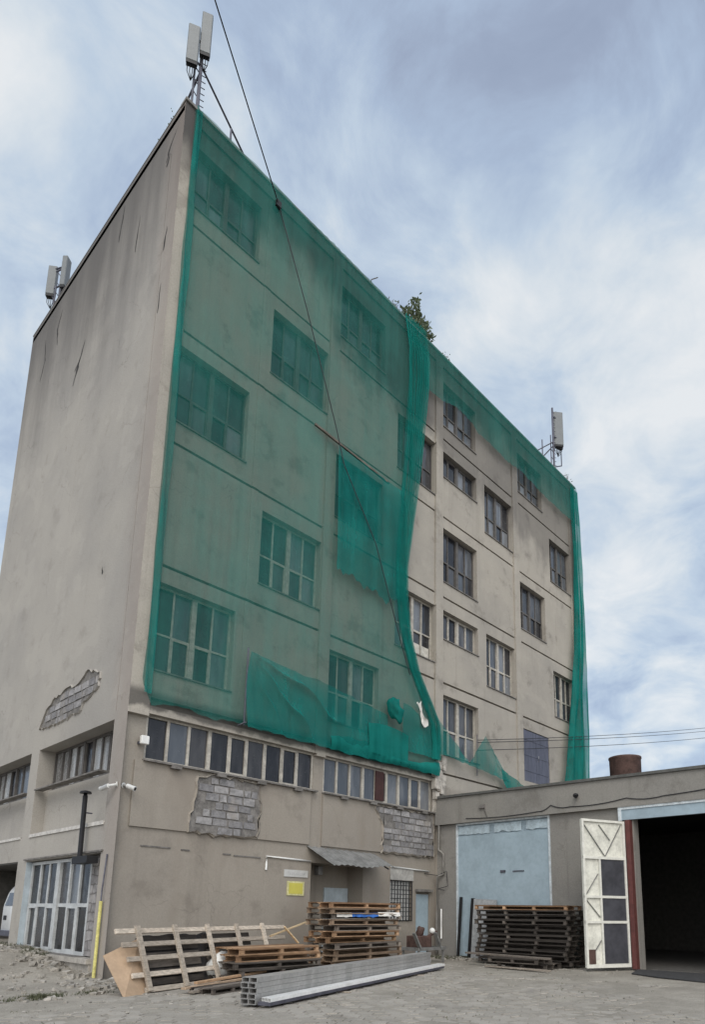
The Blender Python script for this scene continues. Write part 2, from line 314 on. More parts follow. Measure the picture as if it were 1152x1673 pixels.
def blockmat(name, F='XZ'):
    mt, t, b, o = newmat(name); tc = N(t, 'ShaderNodeTexCoord')
    sp = N(t, 'ShaderNodeSeparateXYZ'); Lk(t, tc.outputs['Object'], sp.inputs[0]); cb = N(t, 'ShaderNodeCombineXYZ')
    wob = noise_n(t, tc.outputs['Object'], 3, 3, 0.6)
    Lk(t, mth(t, 'ADD', sp.outputs[0 if F == 'XZ' else 1], mth(t, 'MULTIPLY', wob, 0.26)), cb.inputs[0]); Lk(t, mth(t, 'ADD', sp.outputs[2], mth(t, 'MULTIPLY', wob, 0.20)), cb.inputs[1])
    br = N(t, 'ShaderNodeTexBrick', i_Scale=1.0); br.inputs['Brick Width'].default_value = 0.48; br.inputs['Row Height'].default_value = 0.23; br.inputs['Mortar Size'].default_value = 0.02
    br.inputs['Mortar Smooth'].default_value = 0.3; br.inputs['Bias'].default_value = 0.0
    br.inputs['Color1'].default_value = (0.19, 0.18, 0.18, 1); br.inputs['Color2'].default_value = (0.34, 0.325, 0.32, 1); br.inputs['Mortar'].default_value = (0.16, 0.15, 0.145, 1)
    Lk(t, cb.outputs[0], br.inputs['Vector'])
    f = noise_n(t, tc.outputs['Object'], 5, 6, 0.7); cr = noise_n(t, tc.outputs['Object'], 1.4, 4, 0.6)
    c = mixc(t, 1.0, br.outputs['Color'], maprange(t, f, 0.3, 0.7, 0.7, 1.25), 'MULTIPLY')
    c = mixc(t, maprange(t, cr, 0.52, 0.66, 0, 0.7), c, (0.30, 0.275, 0.25))
    Lk(t, c, b.inputs['Base Color']); b.inputs['Roughness'].default_value = 0.95
    h = mth(t, 'SUBTRACT', mth(t, 'MULTIPLY', f, 0.8), br.outputs['Fac']); bump(t, b, h, 0.9, 0.03); return mt
M_BLK = blockmat('bare_blockwork', 'XZ'); M_BLKL = blockmat('bare_blockwork_side', 'YZ')

# ------------------------------------------------------------------ ground
def gh(x, y):
    t = min(1, max(0, (y+0.2)/5.0)); return 0.5*t*t*(3-2*t)
def build_ground():
    def axis(a, b, s): 
        n = int((b-a)/s); L = [a+(b-a)*i/n for i in range(n+1)]
        return [-900, -300, -100, -40] + L + [60, 150, 400, 900]
    xs, ys = axis(-16, 26, 0.3), axis(-22, 16, 0.3)
    bm = BM()
    def h(x, y):
        z = gh(x, y)
        if -16 <= x <= 26 and -22 <= y <= 16:
            z += 0.02*(noise.noise(Vector((x*0.6, y*0.6, 3)))) + (0.05*noise.noise(Vector((x*1.7, y*1.7, 9))) if (y > -1.2 and x < 0.5) else 0)
            if y < -1.2 or x > 0.5: z -= 0.005
        return z
    G = [[bm.verts.new((x, y, h(x, y))) for y in ys] for x in xs]
    for i in range(len(xs)-1):
        for j in range(len(ys)-1): bm.faces.new((G[i][j], G[i+1][j], G[i+1][j+1], G[i][j+1]))
    mt, t, b, o = newmat('dusty_ground'); tc = N(t, 'ShaderNodeTexCoord'); P = tc.outputs['Object']
    f = noise_n(t, P, 0.7, 7, 0.65); g = noise_n(t, P, 9, 6, 0.7); k = noise_n(t, P, 45, 3, 0.7)
    c = mixc(t, maprange(t, f, 0.35, 0.65), (0.25, 0.23, 0.198), (0.33, 0.305, 0.265))
    c = mixc(t, maprange(t, g, 0.5, 0.75, 0, 0.6), c, (0.14, 0.125, 0.105)); c = mixc(t, 1.0, c, maprange(t, k, 0.3, 0.7, 0.8, 1.2), 'MULTIPLY')
    Lk(t, c, b.inputs['Base Color']); b.inputs['Roughness'].default_value = 0.95; b.inputs['Specular IOR Level'].default_value = 0.2
    bump(t, b, mth(t, 'ADD', g, mth(t, 'MULTIPLY', k, 0.4)), 0.6, 0.03)
    o = obj('ground', bm, mt, smooth=True); o['kind'] = 'structure'
build_ground()
def build_pavers():
    rng = random.Random(3); bm = BM(); r = 0.165; dx = r*math.sqrt(3); dy = r*1.5
    y = -15.4; row = 0
    while y < -0.35:
        x = -11.0 + (dx/2 if row % 2 else 0)
        while x < 12.1:
            edge = -1.0 - 0.6*noise.noise(Vector((x*0.8, 0, 4))) - (2.6 if x < -0.6 else 0)*min(1, (-0.6-x)/1.5 if x < -0.6 else 0)
            q = noise.noise(Vector((x*0.35, y*0.35, 1.5)))*0.5 + noise.noise(Vector((x*1.1, y*1.1, 8.5)))*0.35
            if y < edge and q > -0.30 + 0.45*min(1, max(0, (x-2.5)/5)):
                z = -0.002 + 0.010*(q+0.2) + rng.uniform(-0.003, 0.003); rr = r*rng.uniform(0.945, 0.975); tx, ty = rng.gauss(0, 0.006), rng.gauss(0, 0.006)
                a0 = rng.uniform(-0.02, 0.02); ox, oy = rng.uniform(-.006, .006), rng.uniform(-.006, .006)
                top = []; bot = []
                for k in range(6):
                    a = a0 + math.pi/6 + k*math.pi/3; ux, uy = math.cos(a), math.sin(a)
                    top.append(bm.verts.new((x+ox+ux*(rr-0.008), y+oy+uy*(rr-0.008), z+tx*ux+ty*uy)))
                    bot.append(bm.verts.new((x+ox+ux*rr, y+oy+uy*rr, z-0.03+tx*ux+ty*uy)))
                bm.faces.new(top)
                for k in range(6): bm.faces.new((bot[k], bot[(k+1) % 6], top[(k+1) % 6], top[k]))
            x += dx
        y += dy; row += 1
    mt, t, b, o = newmat('concrete_pavers'); tc = N(t, 'ShaderNodeTexCoord'); P = tc.outputs['Object']; gm = N(t, 'ShaderNodeNewGeometry')
    f = noise_n(t, P, 0.45, 6, 0.6); g = noise_n(t, P, 7, 6, 0.7); k = noise_n(t, P, 60, 3, 0.7)
    v = mth(t, 'ADD', mth(t, 'MULTIPLY', f, 0.6), mth(t, 'MULTIPLY', gm.outputs['Random Per Island'], 0.4))
    c = mixc(t, maprange(t, v, 0.3, 0.72), (0.265, 0.245, 0.215), (0.335, 0.31, 0.275))
    oil = noise_n(t, P, 0.9, 5, 0.6, None, (4, 4, 0)); c = mixc(t, maprange(t, oil, 0.58, 0.72, 0, 0.45), c, (0.13, 0.12, 0.108)); c = mixc(t, maprange(t, g, 0.52, 0.72, 0, 0.55), c, (0.19, 0.175, 0.155)); c = mixc(t, 1.0, c, maprange(t, k, 0.3, 0.7, 0.85, 1.15), 'MULTIPLY')
    Lk(t, c, b.inputs['Base Color']); b.inputs['Roughness'].default_value = 0.88; b.inputs['Specular IOR Level'].default_value = 0.25
    bump(t, b, mth(t, 'ADD', g, mth(t, 'MULTIPLY', k, 0.4)), 0.4, 0.012)
    o = obj('paving', bm, mt); o['kind'] = 'structure'
build_pavers()
bm = BM()
pts = [(12.2, -7.62), (10.75, -8.05), (10.3, -8.9), (9.95, -10.1), (10.0, -11.6), (12.2, -11.9)]
bm.faces.new([bm.verts.new((x, y, 0.03)) for x, y in pts]); bm.faces.new([bm.verts.new((x, y, 0.006)) for x, y in reversed(pts)])
for i in range(len(pts)):
    (a, b_), (c_, d_) = pts[i], pts[(i+1) % len(pts)]
    bm.faces.new([bm.verts.new(p) for p in ((a, b_, 0.006), (c_, d_, 0.006), (c_, d_, 0.03), (a, b_, 0.03))])
o = obj('asphalt_apron', bm, simple('asphalt', (0.045, 0.045, 0.047), 0.9, scale=8)); o['kind'] = 'structure'

# ------------------------------------------------------------------ main building
bld = thing('factory_building', 'tall five storey grey beige factory block half wrapped in green netting', 'building')
HT = 25.9
EVEN = [(0.52, 2.9), (6.52, 8.92), (12.58, 15.02), (18.54, 20.98)]
ODD = [(3.62, 6.02), (9.72, 12.08), (15.68, 18.0), (21.64, 23.84)]
wins = []
for a, b_ in EVEN: wins += [(a, b_, 22.55, 24.75), (a, b_, 15.15, 17.6), (a, b_, 7.75, 10.2)]
for a, b_ in ODD: wins += [(a, b_, 18.87, 21.33), (a, b_, 11.42, 13.86)]
wins += [(12.58, 15.05, 20.05, 21.27), (12.58, 15.05, 12.6, 13.86)]
steel = (18.5, 20.95, 7.62, 10.12); wins.remove((18.54, 20.98, 7.75, 10.2))
rects = [(0, 24.65, 25.45, HT, 0.06)]
for a, b_ in ((0, 0.55), (6.05, 6.5), (12.05, 12.53), (18.02, 18.5), (23.9, 24.65)): rects.append((a, b_, 6.45, 25.45, 0.07))
rects.append((3.18, 3.42, 7.0, 25.45, 0.018))
for z in (10.66, 14.4, 18.08, 21.84):
    for a, b_ in ((0.55, 6.05), (6.5, 12.05), (12.53, 18.02), (18.5, 23.9)): rects.append((a, b_, z-0.01, z+0.075, -0.16))
for a, b_ in ((0.55, 6.05), (6.5, 12.05)):
    rects += [(a, b_, 6.74, 6.98, -0.14), (a, b_, 6.53, 6.74, 0.05)]
rects += [(12.53, 18.02, 6.9, 6.98, -0.16)]
rects += [(0, 12.26, 0, 6.45, -0.10), (0.35, 6.05, 3.62, 5.3, -0.045), (6.55, 12.1, 3.62, 5.3, -0.045)]
rects += [(w[0], w[1], w[2], w[3], -0.34) for w in wins] + [(*steel, -0.12)]
strips = [(0.58, 6.13, 5.34, 6.53), (6.56, 11.98, 5.34, 6.53)]
rects += [(*s, -0.32) for s in strips]
rects += [(6.2, 8.45, -0.1, 3.08, -0.85), (9.78, 10.92, 1.27, 2.69, -0.25), (11.16, 11.93, -0.1, 2.3, -0.22)]
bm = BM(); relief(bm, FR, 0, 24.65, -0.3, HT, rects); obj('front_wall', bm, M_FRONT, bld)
rl = []
rl += [(0.65, 5.77, 3.66, 6.37, -0.34), (6.45, 11.6, 3.66, 6.37, -0.34)]
rl += [(1.2, 5.77, 5.12, 6.37, -0.56), (6.6, 11.6, 5.12, 6.37, -0.56)]
rl += [(0.68, 5.77, 0.42, 2.96, -0.27), (6.5, 11.6, 0.3, 2.98, -3.2)]
rl += [(0.6, 0.625, 6.6, 24.5, -0.012)]
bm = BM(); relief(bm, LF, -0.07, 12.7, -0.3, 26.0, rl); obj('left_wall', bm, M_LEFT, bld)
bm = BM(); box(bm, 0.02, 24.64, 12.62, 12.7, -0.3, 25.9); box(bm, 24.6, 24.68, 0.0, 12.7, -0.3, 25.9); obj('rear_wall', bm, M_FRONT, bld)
bm = BM(); box(bm, 0.0, 24.66, -0.02, 12.66, 25.6, 25.82); obj('roof', bm, M_ROOF, bld)
bm = BM()
box(bm, -0.03, 24.75, -0.12, 0.22, 25.903, 26.0); box(bm, -0.012, 0.25, 0.223, 12.75, 26.001, 26.03); box(bm, 24.4, 24.76, 0.223, 12.75, 25.903, 26.0)
obj('parapet_cap', bm, simple('parapet_sheet', (0.20, 0.19, 0.175), 0.7, 0.2), bld)
# windows
def window(F, u0, u1, z0, z1, dep=-0.31, cols=2, transom=0.46, groups=2, fm=M_FRAME, gm=M_GLASS, thick=0.15, thin=0.055, rim=0.06, sash=True, mix=None, parent=bld, tilt=True):
    rng = random.Random(int(u0*100)+int(z0*37)); fb, gb = BM(), BM()
    d0, d1 = dep+0.02, dep+0.10
    def fbx(a, b_, c, e, da=d0, db=d1): box(fb, a, b_, da, db, c, e, 0, F)
    fbx(u0, u0+rim, z0, z1); fbx(u1-rim, u1, z0, z1); fbx(u0+rim, u1-rim, z1-rim, z1); fbx(u0+rim, u1-rim, z0, z0+rim)
    gw = (u1-u0-2*rim-(groups-1)*thick)/groups
    for g in range(groups):
        a = u0+rim+g*(gw+thick); b_ = a+gw
        if g < groups-1: fbx(b_, b_+thick, z0+rim, z1-rim, d0, d1+0.03)
        zt = z0+(z1-z0)*transom if transom else None
        if zt: fbx(a, b_, zt-thin/2, zt+thin/2, d0, d1-0.01)
        cw = (b_-a-(cols-1)*thin)/cols
        for c in range(cols):
            ca = a+c*(cw+thin); cb = ca+cw
            rows = [(z0+rim, zt-thin/2), (zt+thin/2, z1-rim)] if zt else [(z0+rim, z1-rim)]
            for ri, (ra, rb) in enumerate(rows):
                if c < cols-1: fbx(cb, cb+thin, ra, rb, d0, d1-0.01)
                k = rng.random()
                if sash and ri == 0 and (c+g) % 2 == 1:
                    s = 0.035
                    fbx(ca, ca+s, ra, rb, d0+0.01, d1); fbx(cb-s, cb, ra, rb, d0+0.01, d1); fbx(ca+s, cb-s, ra, ra+s, d0+0.01, d1); fbx(ca+s, cb-s, rb-s, rb, d0+0.01, d1)
                mi = rng.choices([0, 1, 2], mix or [6, 3, 1])[0]
                t0, t1 = (rng.uniform(-0.016, 0.016) for _ in (0, 1)) if tilt else (0, 0)
                P = [F(ca, d0+0.03+t0, ra), F(cb, d0+0.03+t1, ra), F(cb, d0+0.03+t1, rb), F(ca, d0+0.03-t0, rb)]
                f = gb.faces.new([gb.verts.new(p) for p in P]); f.material_index = mi
    fo = obj('window', fb, fm, parent); obj('panes', gb, [gm, M_GLASSB, M_GLASSD], fo)
    sb = BM(); box(sb, u0-0.03, u1+0.03, -0.20, 0.045, z0-0.045, z0-0.003, 0, F); obj('sill', sb, M_DARKC, fo)
    return fo
for w in wins:
    short = w[3]-w[2] < 1.5
    right = w[0] > 12.3
    window(FR, *w, transom=None if short else (0.44 if w[2] < 22 else 0.40), fm=M_FRAMED if w[2] > 14 else M_FRAME, gm=M_GLASS,
           mix=([2, 6, 1] if right else [4, 2, 4]) if w[2] > 18 else ([4, 2, 4] if not right else [6, 2, 3]))
bm = BM()
for a, b_ in ((10.93, 11.42), (11.50, 11.98)):
    box(bm, a, b_, -0.262, -0.258, 11.5, 12.0, 0, FR)
obj('paper_blind', bm, simple('yellowed_paper', (0.50, 0.48, 0.43), .9), bld)
# red-brown vent and other odd panes in the two window strips
for si, s in enumerate(strips):
    n = 3; wd = (s[1]-s[0])/n
    for k in range(n):
        window(FR, s[0]+k*wd, s[0]+(k+1)*wd, s[2], s[3], dep=-0.22, cols=3, transom=None, groups=1, thin=0.075, rim=0.055, sash=(k > 0),
               gm=M_GLASSD if si == 0 else M_GLASS, mix=[7, 1, 2] if si == 0 else [2, 7, 1])
    sb = BM(); box(sb, s[0]-0.02, s[1]+0.12, -0.08, 0.06, s[2]-0.05, s[2]-0.003, 0, FR); obj('strip_sill', sb, M_DARKC, bld)
    for k in range(4): lb = BM(); box(lb, s[0]+0.7+1.35*k, s[0]+0.98+1.35*k, -0.06, 0.09, s[2]-0.13, s[2]-0.06, 0, FR); obj('sill_bracket', lb, M_DARKC, bld)
bm = BM(); box(bm, 8.95, 9.36, -0.18, -0.08, 5.42, 6.46, 0, FR); obj('vent_shutter', bm, M_REDB, bld)
for a, b_ in ((1.25, 5.7), (6.65, 11.5)):
    window(LF, a, b_, 5.14, 6.36, dep=-0.54, cols=4, transom=None, groups=2, thin=0.06, thick=0.12, rim=0.05, fm=M_FRAMED, gm=M_CURT, mix=[6, 2, 1])
fo = window(LF, 1.5, 5.74, 0.44, 2.93, dep=-0.26, cols=3, transom=0.50, groups=2, thin=0.095, thick=0.24, rim=0.085, fm=M_WHITEF, gm=M_GLASSD, sash=True, mix=[6, 1, 1])
bm = BM()
box(bm, 0.72, 1.47, -0.262, -0.16, 0.45, 2.9, 0, LF); obj('block_infill', bm, M_BLKL, bld)
bm = BM(); box(bm, 5.755, 5.775, -0.26, -0.005, 0.5, 2.94, 0, LF); obj('painted_jamb', bm, M_BLUEW, bld)
bm = BM(); box(bm, 0.60, 5.80, -0.02, 0.13, 0.30, 0.42, 0, LF); box(bm, 0.62, 5.75, 0.002, 0.05, -0.3, 0.298, 0, LF); obj('plinth', bm, M_CONC, bld)
bm = BM(); box(bm, 0.66, 5.74, -0.26, 0.035, 3.662, 3.76, 0, LF); box(bm, 6.5, 11.5, -0.26, 0.03, 3.662, 3.74, 0, LF); obj('ledge', bm, simple('pale_ledge', (0.5, 0.48, 0.45), 0.8), bld)
bm = BM(); box(bm, 0.55, 5.9, 0.003, 0.05, 2.985, 3.03, 0, LF); obj('lintel', bm, M_DARKC, bld)
bm = BM(); box(bm, 6.52, 11.58, -3.18, -3.1, 0.52, 2.96, 0, LF); box(bm, 6.52, 11.58, -3.09, -0.02, 2.94, 2.97, 0, LF); box(bm, 11.55, 11.59, -3.09, -0.02, 0.52, 2.93, 0, LF); box(bm, 6.51, 6.54, -3.09, -0.35, 0.52, 2.93, 0, LF); obj('bay_shade_lining', bm, M_VOID, bld)  # dark lining added inside the bay; its colour stands in for deep shade
# steel door of the upper storey, lower doors
bm = BM(); a, b_, c_, e_ = steel; mid = (a+b_)/2+0.02
box(bm, a+0.02, mid-0.008, -0.10, -0.03, c_+0.02, e_-0.03, 0, FR); box(bm, mid+0.008, b_-0.02, -0.10, -0.028, c_+0.02, e_-0.03, 0, FR)
for z in (c_+0.5, c_+1.25, c_+2.0): box(bm, a+0.1, b_-0.1, -0.028, -0.015, z, z+0.04, 0, FR)
sd = obj('steel_door', bm, M_STEELD, bld)
bm = BM(); tube(bm, [(mid+0.12, 0.0, c_+1.1), (mid+0.12, -0.04, c_+1.1), (mid+0.12, -0.04, c_+1.35), (mid+0.12, 0.0, c_+1.35)], 0.015, 6); obj('handle', bm, M_GALV, sd)
bm = BM(); box(bm, 7.38, 8.42, -0.848, -0.79, 0.0, 2.36, 0, FR); d = obj('entrance_door', bm, M_BLUEW, bld)
bm = BM(); tube(bm, [(7.5, 0.75, 1.05), (7.62, 0.75, 1.05)], 0.014, 6); obj('handle', bm, M_GALV, d)
bm = BM(); box(bm, 11.18, 11.90, -0.21, -0.15, 0.0, 2.24, 0, FR); d = obj('side_door', bm, M_BLUE, bld)
bm = BM(); tube(bm, [(11.25, 0.13, 1.05), (11.37, 0.13, 1.05)], 0.014, 6); obj('handle', bm, M_GALV, d)
bm = BM(); box(bm, 11.1, 12.0, -0.10, 0.02, 2.33, 2.42, 0, FR); obj('door_hood', bm, M_DARKC, bld)
bm = BM(); box(bm, 9.80, 10.90, -0.24, -0.20, 1.29, 2.67, 0, FR); w = obj('barred_window', bm, simple('whitewashed_pane', (0.55, 0.55, 0.54), 0.5), bld)
bm = BM()
for i in range(8): tube(bm, [FR(9.82+i*0.1515, -0.055, 1.28), FR(9.82+i*0.1515, -0.055, 2.68)], 0.018, 6)
for i in range(10): tube(bm, [FR(9.79, -0.075, 1.30+i*0.152), FR(10.91, -0.075, 1.30+i*0.152)], 0.014, 6)
obj('security_grille', bm, M_BLACK, w)
bm = BM(); box(bm, 9.76, 10.98, -0.095, -0.06, 2.70, 3.12, 0, FR); obj('whitewash_panel', bm, simple('patchy_whitewash', (0.36, 0.35, 0.33), 0.9, var=0.3, scale=2), bld)
# broken plaster patches showing blockwork
def blockstone(name):
    mt, t, b, o = newmat(name); tc = N(t, 'ShaderNodeTexCoord'); gm = N(t, 'ShaderNodeNewGeometry'); P = tc.outputs['Object']
    f = noise_n(t, P, 6, 6, 0.7); g = noise_n(t, P, 1.3, 4, 0.6)
    c = mixc(t, gm.outputs['Random Per Island'], (0.19, 0.185, 0.19), (0.32, 0.31, 0.31)); c = mixc(t, 1.0, c, maprange(t, f, .3, .7, .72, 1.2), 'MULTIPLY'); c = mixc(t, maprange(t, g, .52, .68, 0, .6), c, (0.30, 0.27, 0.24))
    Lk(t, c, b.inputs['Base Color']); b.inputs['Roughness'].default_value = .95; bump(t, b, f, .8, .03); return mt
M_BLOCK = blockstone('grey_concrete_block')
M_MORT = simple('crumbling_mortar', (0.17, 0.16, 0.15), .95, var=.4, scale=5)
def patch(F, outline, mat, name='bare_blockwork', dout=0.006, rag=0.05, seed=0):
    rng = random.Random(seed); pts = []
    for i in range(len(outline)):
        a, b_ = Vector(outline[i]), Vector(outline[(i+1) % len(outline)]); n = max(2, int((b_-a).length/0.13))
        for k in range(n):
            p = a.lerp(b_, k/n); pts.append((p.x+rng.uniform(-rag, rag), p.y+rng.uniform(-rag, rag)))
    bm = BM(); vs = [bm.verts.new(F(u, dout, z)) for u, z in pts]
    f = bm.faces.new(vs); bmesh.ops.triangulate(bm, faces=[f]); o = obj(name, bm, mat, bld)
    bb_ = BM(); us_ = [p[0] for p in outline]; zs_ = [p[1] for p in outline]; row = 0; z = min(zs_)
    def inside(u, z):
        c = False
        for (u0, z0), (u1, z1) in zip(outline, outline[1:]+outline[:1]):
            if (z0 > z) != (z1 > z) and u < (u1-u0)*(z-z0)/(z1-z0)+u0: c = not c
        return c
    while z < max(zs_):
        hh = rng.uniform(.20, .25); u = min(us_)-rng.uniform(0, .4)
        while u < max(us_):
            ww = rng.choice([.24, .40, .48, .48, .50]) * rng.uniform(.9, 1.08)
            if all(inside(u+a*ww, z+b*hh) for a, b in ((.12, .15), (.88, .15), (.88, .85), (.12, .85))) and rng.random() > .06:
                g = .012; P_ = [(u+g+rng.uniform(0, .02), z+g+rng.uniform(0, .015)), (u+ww-g-rng.uniform(0, .02), z+g+rng.uniform(0, .015)), (u+ww-g-rng.uniform(0, .03), z+hh-g-rng.uniform(0, .02)), (u+g+rng.uniform(0, .03), z+hh-g-rng.uniform(0, .02))]
                dd = [dout+rng.uniform(.006, .035) for _ in range(4)]
                hexa(bb_, [F(a, dout-.02, b) for a, b in P_]+[F(a, d_, b) for (a, b), d_ in zip(P_, dd)])
            u += ww
        z += hh; row += 1
    obj('bricks', bb_, M_BLOCK, o)
    rb = BM(); n = len(pts); cx = sum(p[0] for p in pts)/n; cz = sum(p[1] for p in pts)/n
    def off(p, w):
        dv = Vector((p[0]-cx, p[1]-cz)).normalized()*w; return p[0]+dv.x, p[1]+dv.y
    ws = [rng.uniform(0.02, 0.09) for _ in pts]
    ring = []
    for p, w in zip(pts, ws):
        q = off(p, w); ring.append([rb.verts.new(F(p[0], dout-0.002, p[1])), rb.verts.new(F(p[0], dout+0.045, p[1])), rb.verts.new(F(*(q[0], dout-0.004, q[1])))])
    for A, B in zip(ring, ring[1:]+ring[:1]):
        rb.faces.new((A[0], B[0], B[1], A[1])); rb.faces.new((A[1], B[1], B[2], A[2]))
    obj('plaster_edge', rb, M_FRONT if F is FR else M_LEFT, o)
patch(FR, [(2.15, 5.08), (2.5, 5.24), (4.12, 5.22), (4.15, 4.5), (4.08, 3.66), (3.0, 3.62), (1.9, 3.64), (2.0, 4.4)], M_MORT, dout=-0.038, seed=1)
patch(FR, [(8.85, 5.22), (12.05, 5.22), (12.05, 3.64), (9.25, 3.64), (9.35, 4.3), (9.15, 4.8)], M_MORT, dout=-0.038, seed=2)
patch(LF, [(5.95, 7.05), (5.6, 7.55), (4.9, 7.85), (3.9, 7.95), (3.3, 7.9), (2.6, 8.15), (1.75, 7.92), (1.85, 7.5), (2.4, 7.35), (3.0, 7.05), (4.2, 6.98)], M_MORT, seed=3)
# cracks: thin open gashes in the plaster
M_CRACK = simple('open_crack', (0.035, 0.032, 0.03), .95)
def crack(F, pts, w=0.05, dout=0.004):
    bm = BM(); L, Rr = [], []
    rng = random.Random(len(pts)*7+int(pts[0][1]*10))
    fine = []
    for (a, b_) in zip(pts, pts[1:]):
        for k in range(5): fine.append((a[0]+(b_[0]-a[0])*k/5+rng.uniform(-.03, .03), a[1]+(b_[1]-a[1])*k/5))
    fine.append(pts[-1]); n = len(fine)
    for i, (u, z) in enumerate(fine):
        ww = w*math.sin(math.pi*(i+0.3)/(n+0.3))*rng.uniform(0.4, 1); L.append(bm.verts.new(F(u-ww, dout, z))); Rr.append(bm.verts.new(F(u+ww, dout, z)))
    for i in range(n-1): bm.faces.new((L[i], Rr[i], Rr[i+1], L[i+1]))
    obj('crack', bm, M_CRACK, bld)
for pts, w in (([(9.2, 24.9), (9.5, 24.2), (9.3, 23.3)], .07), ([(6.2, 21.5), (6.6, 20.7), (6.9, 20.0)], .13), ([(6.45, 20.9), (6.9, 20.6)], .10), ([(10.9, 24.6), (10.6, 23.4), (10.9, 22.6)], .06),
               ([(0.35, 25.3), (0.75, 24.9), (0.9, 24.4)], .07), ([(0.7, 24.6), (0.85, 24.2)], .08), ([(3.9, 25.4), (4.1, 24.0)], .05), ([(2.5, 23.8), (2.6, 22.4)], .04), ([(0.4, 21.6), (0.5, 20.8)], .05), ([(2.5, 11.3), (2.45, 11.05)], .05),
               ([(0.45, 19.6), (0.5, 18.6)], .05)):
    crack(LF, pts, w)
for u0, u1, z in ((0.7, 1.5, 3.14), (1.8, 2.05, 3.12), (3.05, 3.3, 3.1), (3.4, 4.3, 3.08)):
    bm = BM(); box(bm, u0, u1, -0.098, -0.08, z, z+0.035, 0, FR); obj('old_fixing_strip', bm, M_DARKC, bld)
# canopy over the entrance
bm = BM()
A = [(6.0, 0.10, 3.58), (8.95, 0.10, 3.55)]; B = [(6.15, -1.05, 2.94), (8.75, -1.05, 3.03)]
n = 44
for i in range(n):
    s0, s1 = i/n, (i+1)/n
    def P(s, e, dz): 
        a = Vector(A[0]).lerp(Vector(A[1]), s); b_ = Vector(B[0]).lerp(Vector(B[1]), s); q = a.lerp(b_, e); q.z += dz + 0.018*math.sin(s*n*math.pi/2) + (0.03*math.sin(s*9)*e); return q
    hexa(bm, [P(s0, 0, -.008), P(s1, 0, -.008), P(s1, 1, -.008), P(s0, 1, -.008), P(s0, 0, 0), P(s1, 0, 0), P(s1, 1, 0), P(s0, 1, 0)])
cn = obj('canopy', bm, M_TIN, bld)
bm = BM()
bm.free()
for x in (6.25, 8.60):
    bm = BM(); bar(bm, (x, 0.098, 3.47), (x, -0.95, 2.96), 0.03, 0.04); obj('bracket', bm, M_MAST, cn)
bm = BM(); box(bm, 6.95, 7.13, 0.6, 0.85, 2.75, 3.02); bevel(bm, .02); obj('entrance_lamp', bm, simple('lamp_grey', (0.25, .25, .25), .4), bld)

# ------------------------------------------------------------------ wing with gate
wing = thing('garage_wing', 'low grey concrete garage wing with pale blue door and open gate', 'building', (XW, 0, 0))
def wob(name, bm, mt, parent=wing, **k):
    o = obj(name, bm, mt, None, **k); o.parent = parent
    if parent is wing: o.matrix_parent_inverse = Matrix.Translation((-XW, 0, 0))
    return o
ztop = lambda y: 5.94+0.017*y
bm = BM()
rw = [(-4.85, -0.92, -0.2, 4.84, -0.10), (-0.92, 0, -0.3, 4.84, 0.0), (-7.3, -4.85, -0.3, 4.78, 0.0)]
relief(bm, WG, -7.36, -0.0, -0.3, 4.83, rw)
box(bm, XW, XW+0.35, -7.7, -7.36, -0.3, 4.80); wob('wing_wall', bm, M_WING)
bm = BM(); box(bm, XW, XW+0.35, -14, -11.1, -0.3, 4.80); wob('gate_pier', bm, M_WING)
bm = BM(); box(bm, XW+0.36, 24.0, -14, -13.8, -0.3, 4.83); wob('end_wall', bm, M_WING)
bm = BM()
hexa(bm, [(XW-0.16, 0.0, 4.84), (XW-0.16, -14, 4.80), (XW+0.5, -14, 4.80), (XW+0.5, -0.01, 4.84), (XW-0.16, 0.0, ztop(0)-0.09), (XW-0.16, -14, ztop(-14)-0.09), (XW+0.5, -14, ztop(-14)-0.09), (XW+0.5, -0.01, ztop(0)-0.09)])
wob('beam', bm, M_WING)
bm = BM()
hexa(bm, [(XW-0.23, 0.0, ztop(0)-0.087), (XW-0.23, -14.1, ztop(-14)-0.087), (XW+0.6, -14.1, ztop(-14)-0.087), (XW+0.6, -0.01, ztop(0)-0.087), (XW-0.23, 0.0, ztop(0)), (XW-0.23, -14.1, ztop(-14)), (XW+0.6, -14.1, ztop(-14)), (XW+0.6, -0.01, ztop(0))])
wob('roof_edge', bm, simple('roof_edge_felt', (0.10, 0.10, 0.095), 0.9))
bm = BM(); hexa(bm, [(XW+0.5, -0.02, 5.4), (XW+0.5, -14, 5.2), (24.5, -14, 5.2), (24.5, -0.02, 5.4), (XW+0.6, -0.02, 5.8), (XW+0.6, -14, 5.6), (24.5, -14, 5.6), (24.5, -0.02, 5.8)]); wob('roof', bm, M_ROOF)
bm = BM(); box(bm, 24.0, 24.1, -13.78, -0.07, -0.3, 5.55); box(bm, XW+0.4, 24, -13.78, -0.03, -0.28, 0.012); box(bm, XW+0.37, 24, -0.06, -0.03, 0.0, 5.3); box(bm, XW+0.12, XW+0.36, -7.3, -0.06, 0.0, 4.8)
wob('interior', bm, M_VOID)
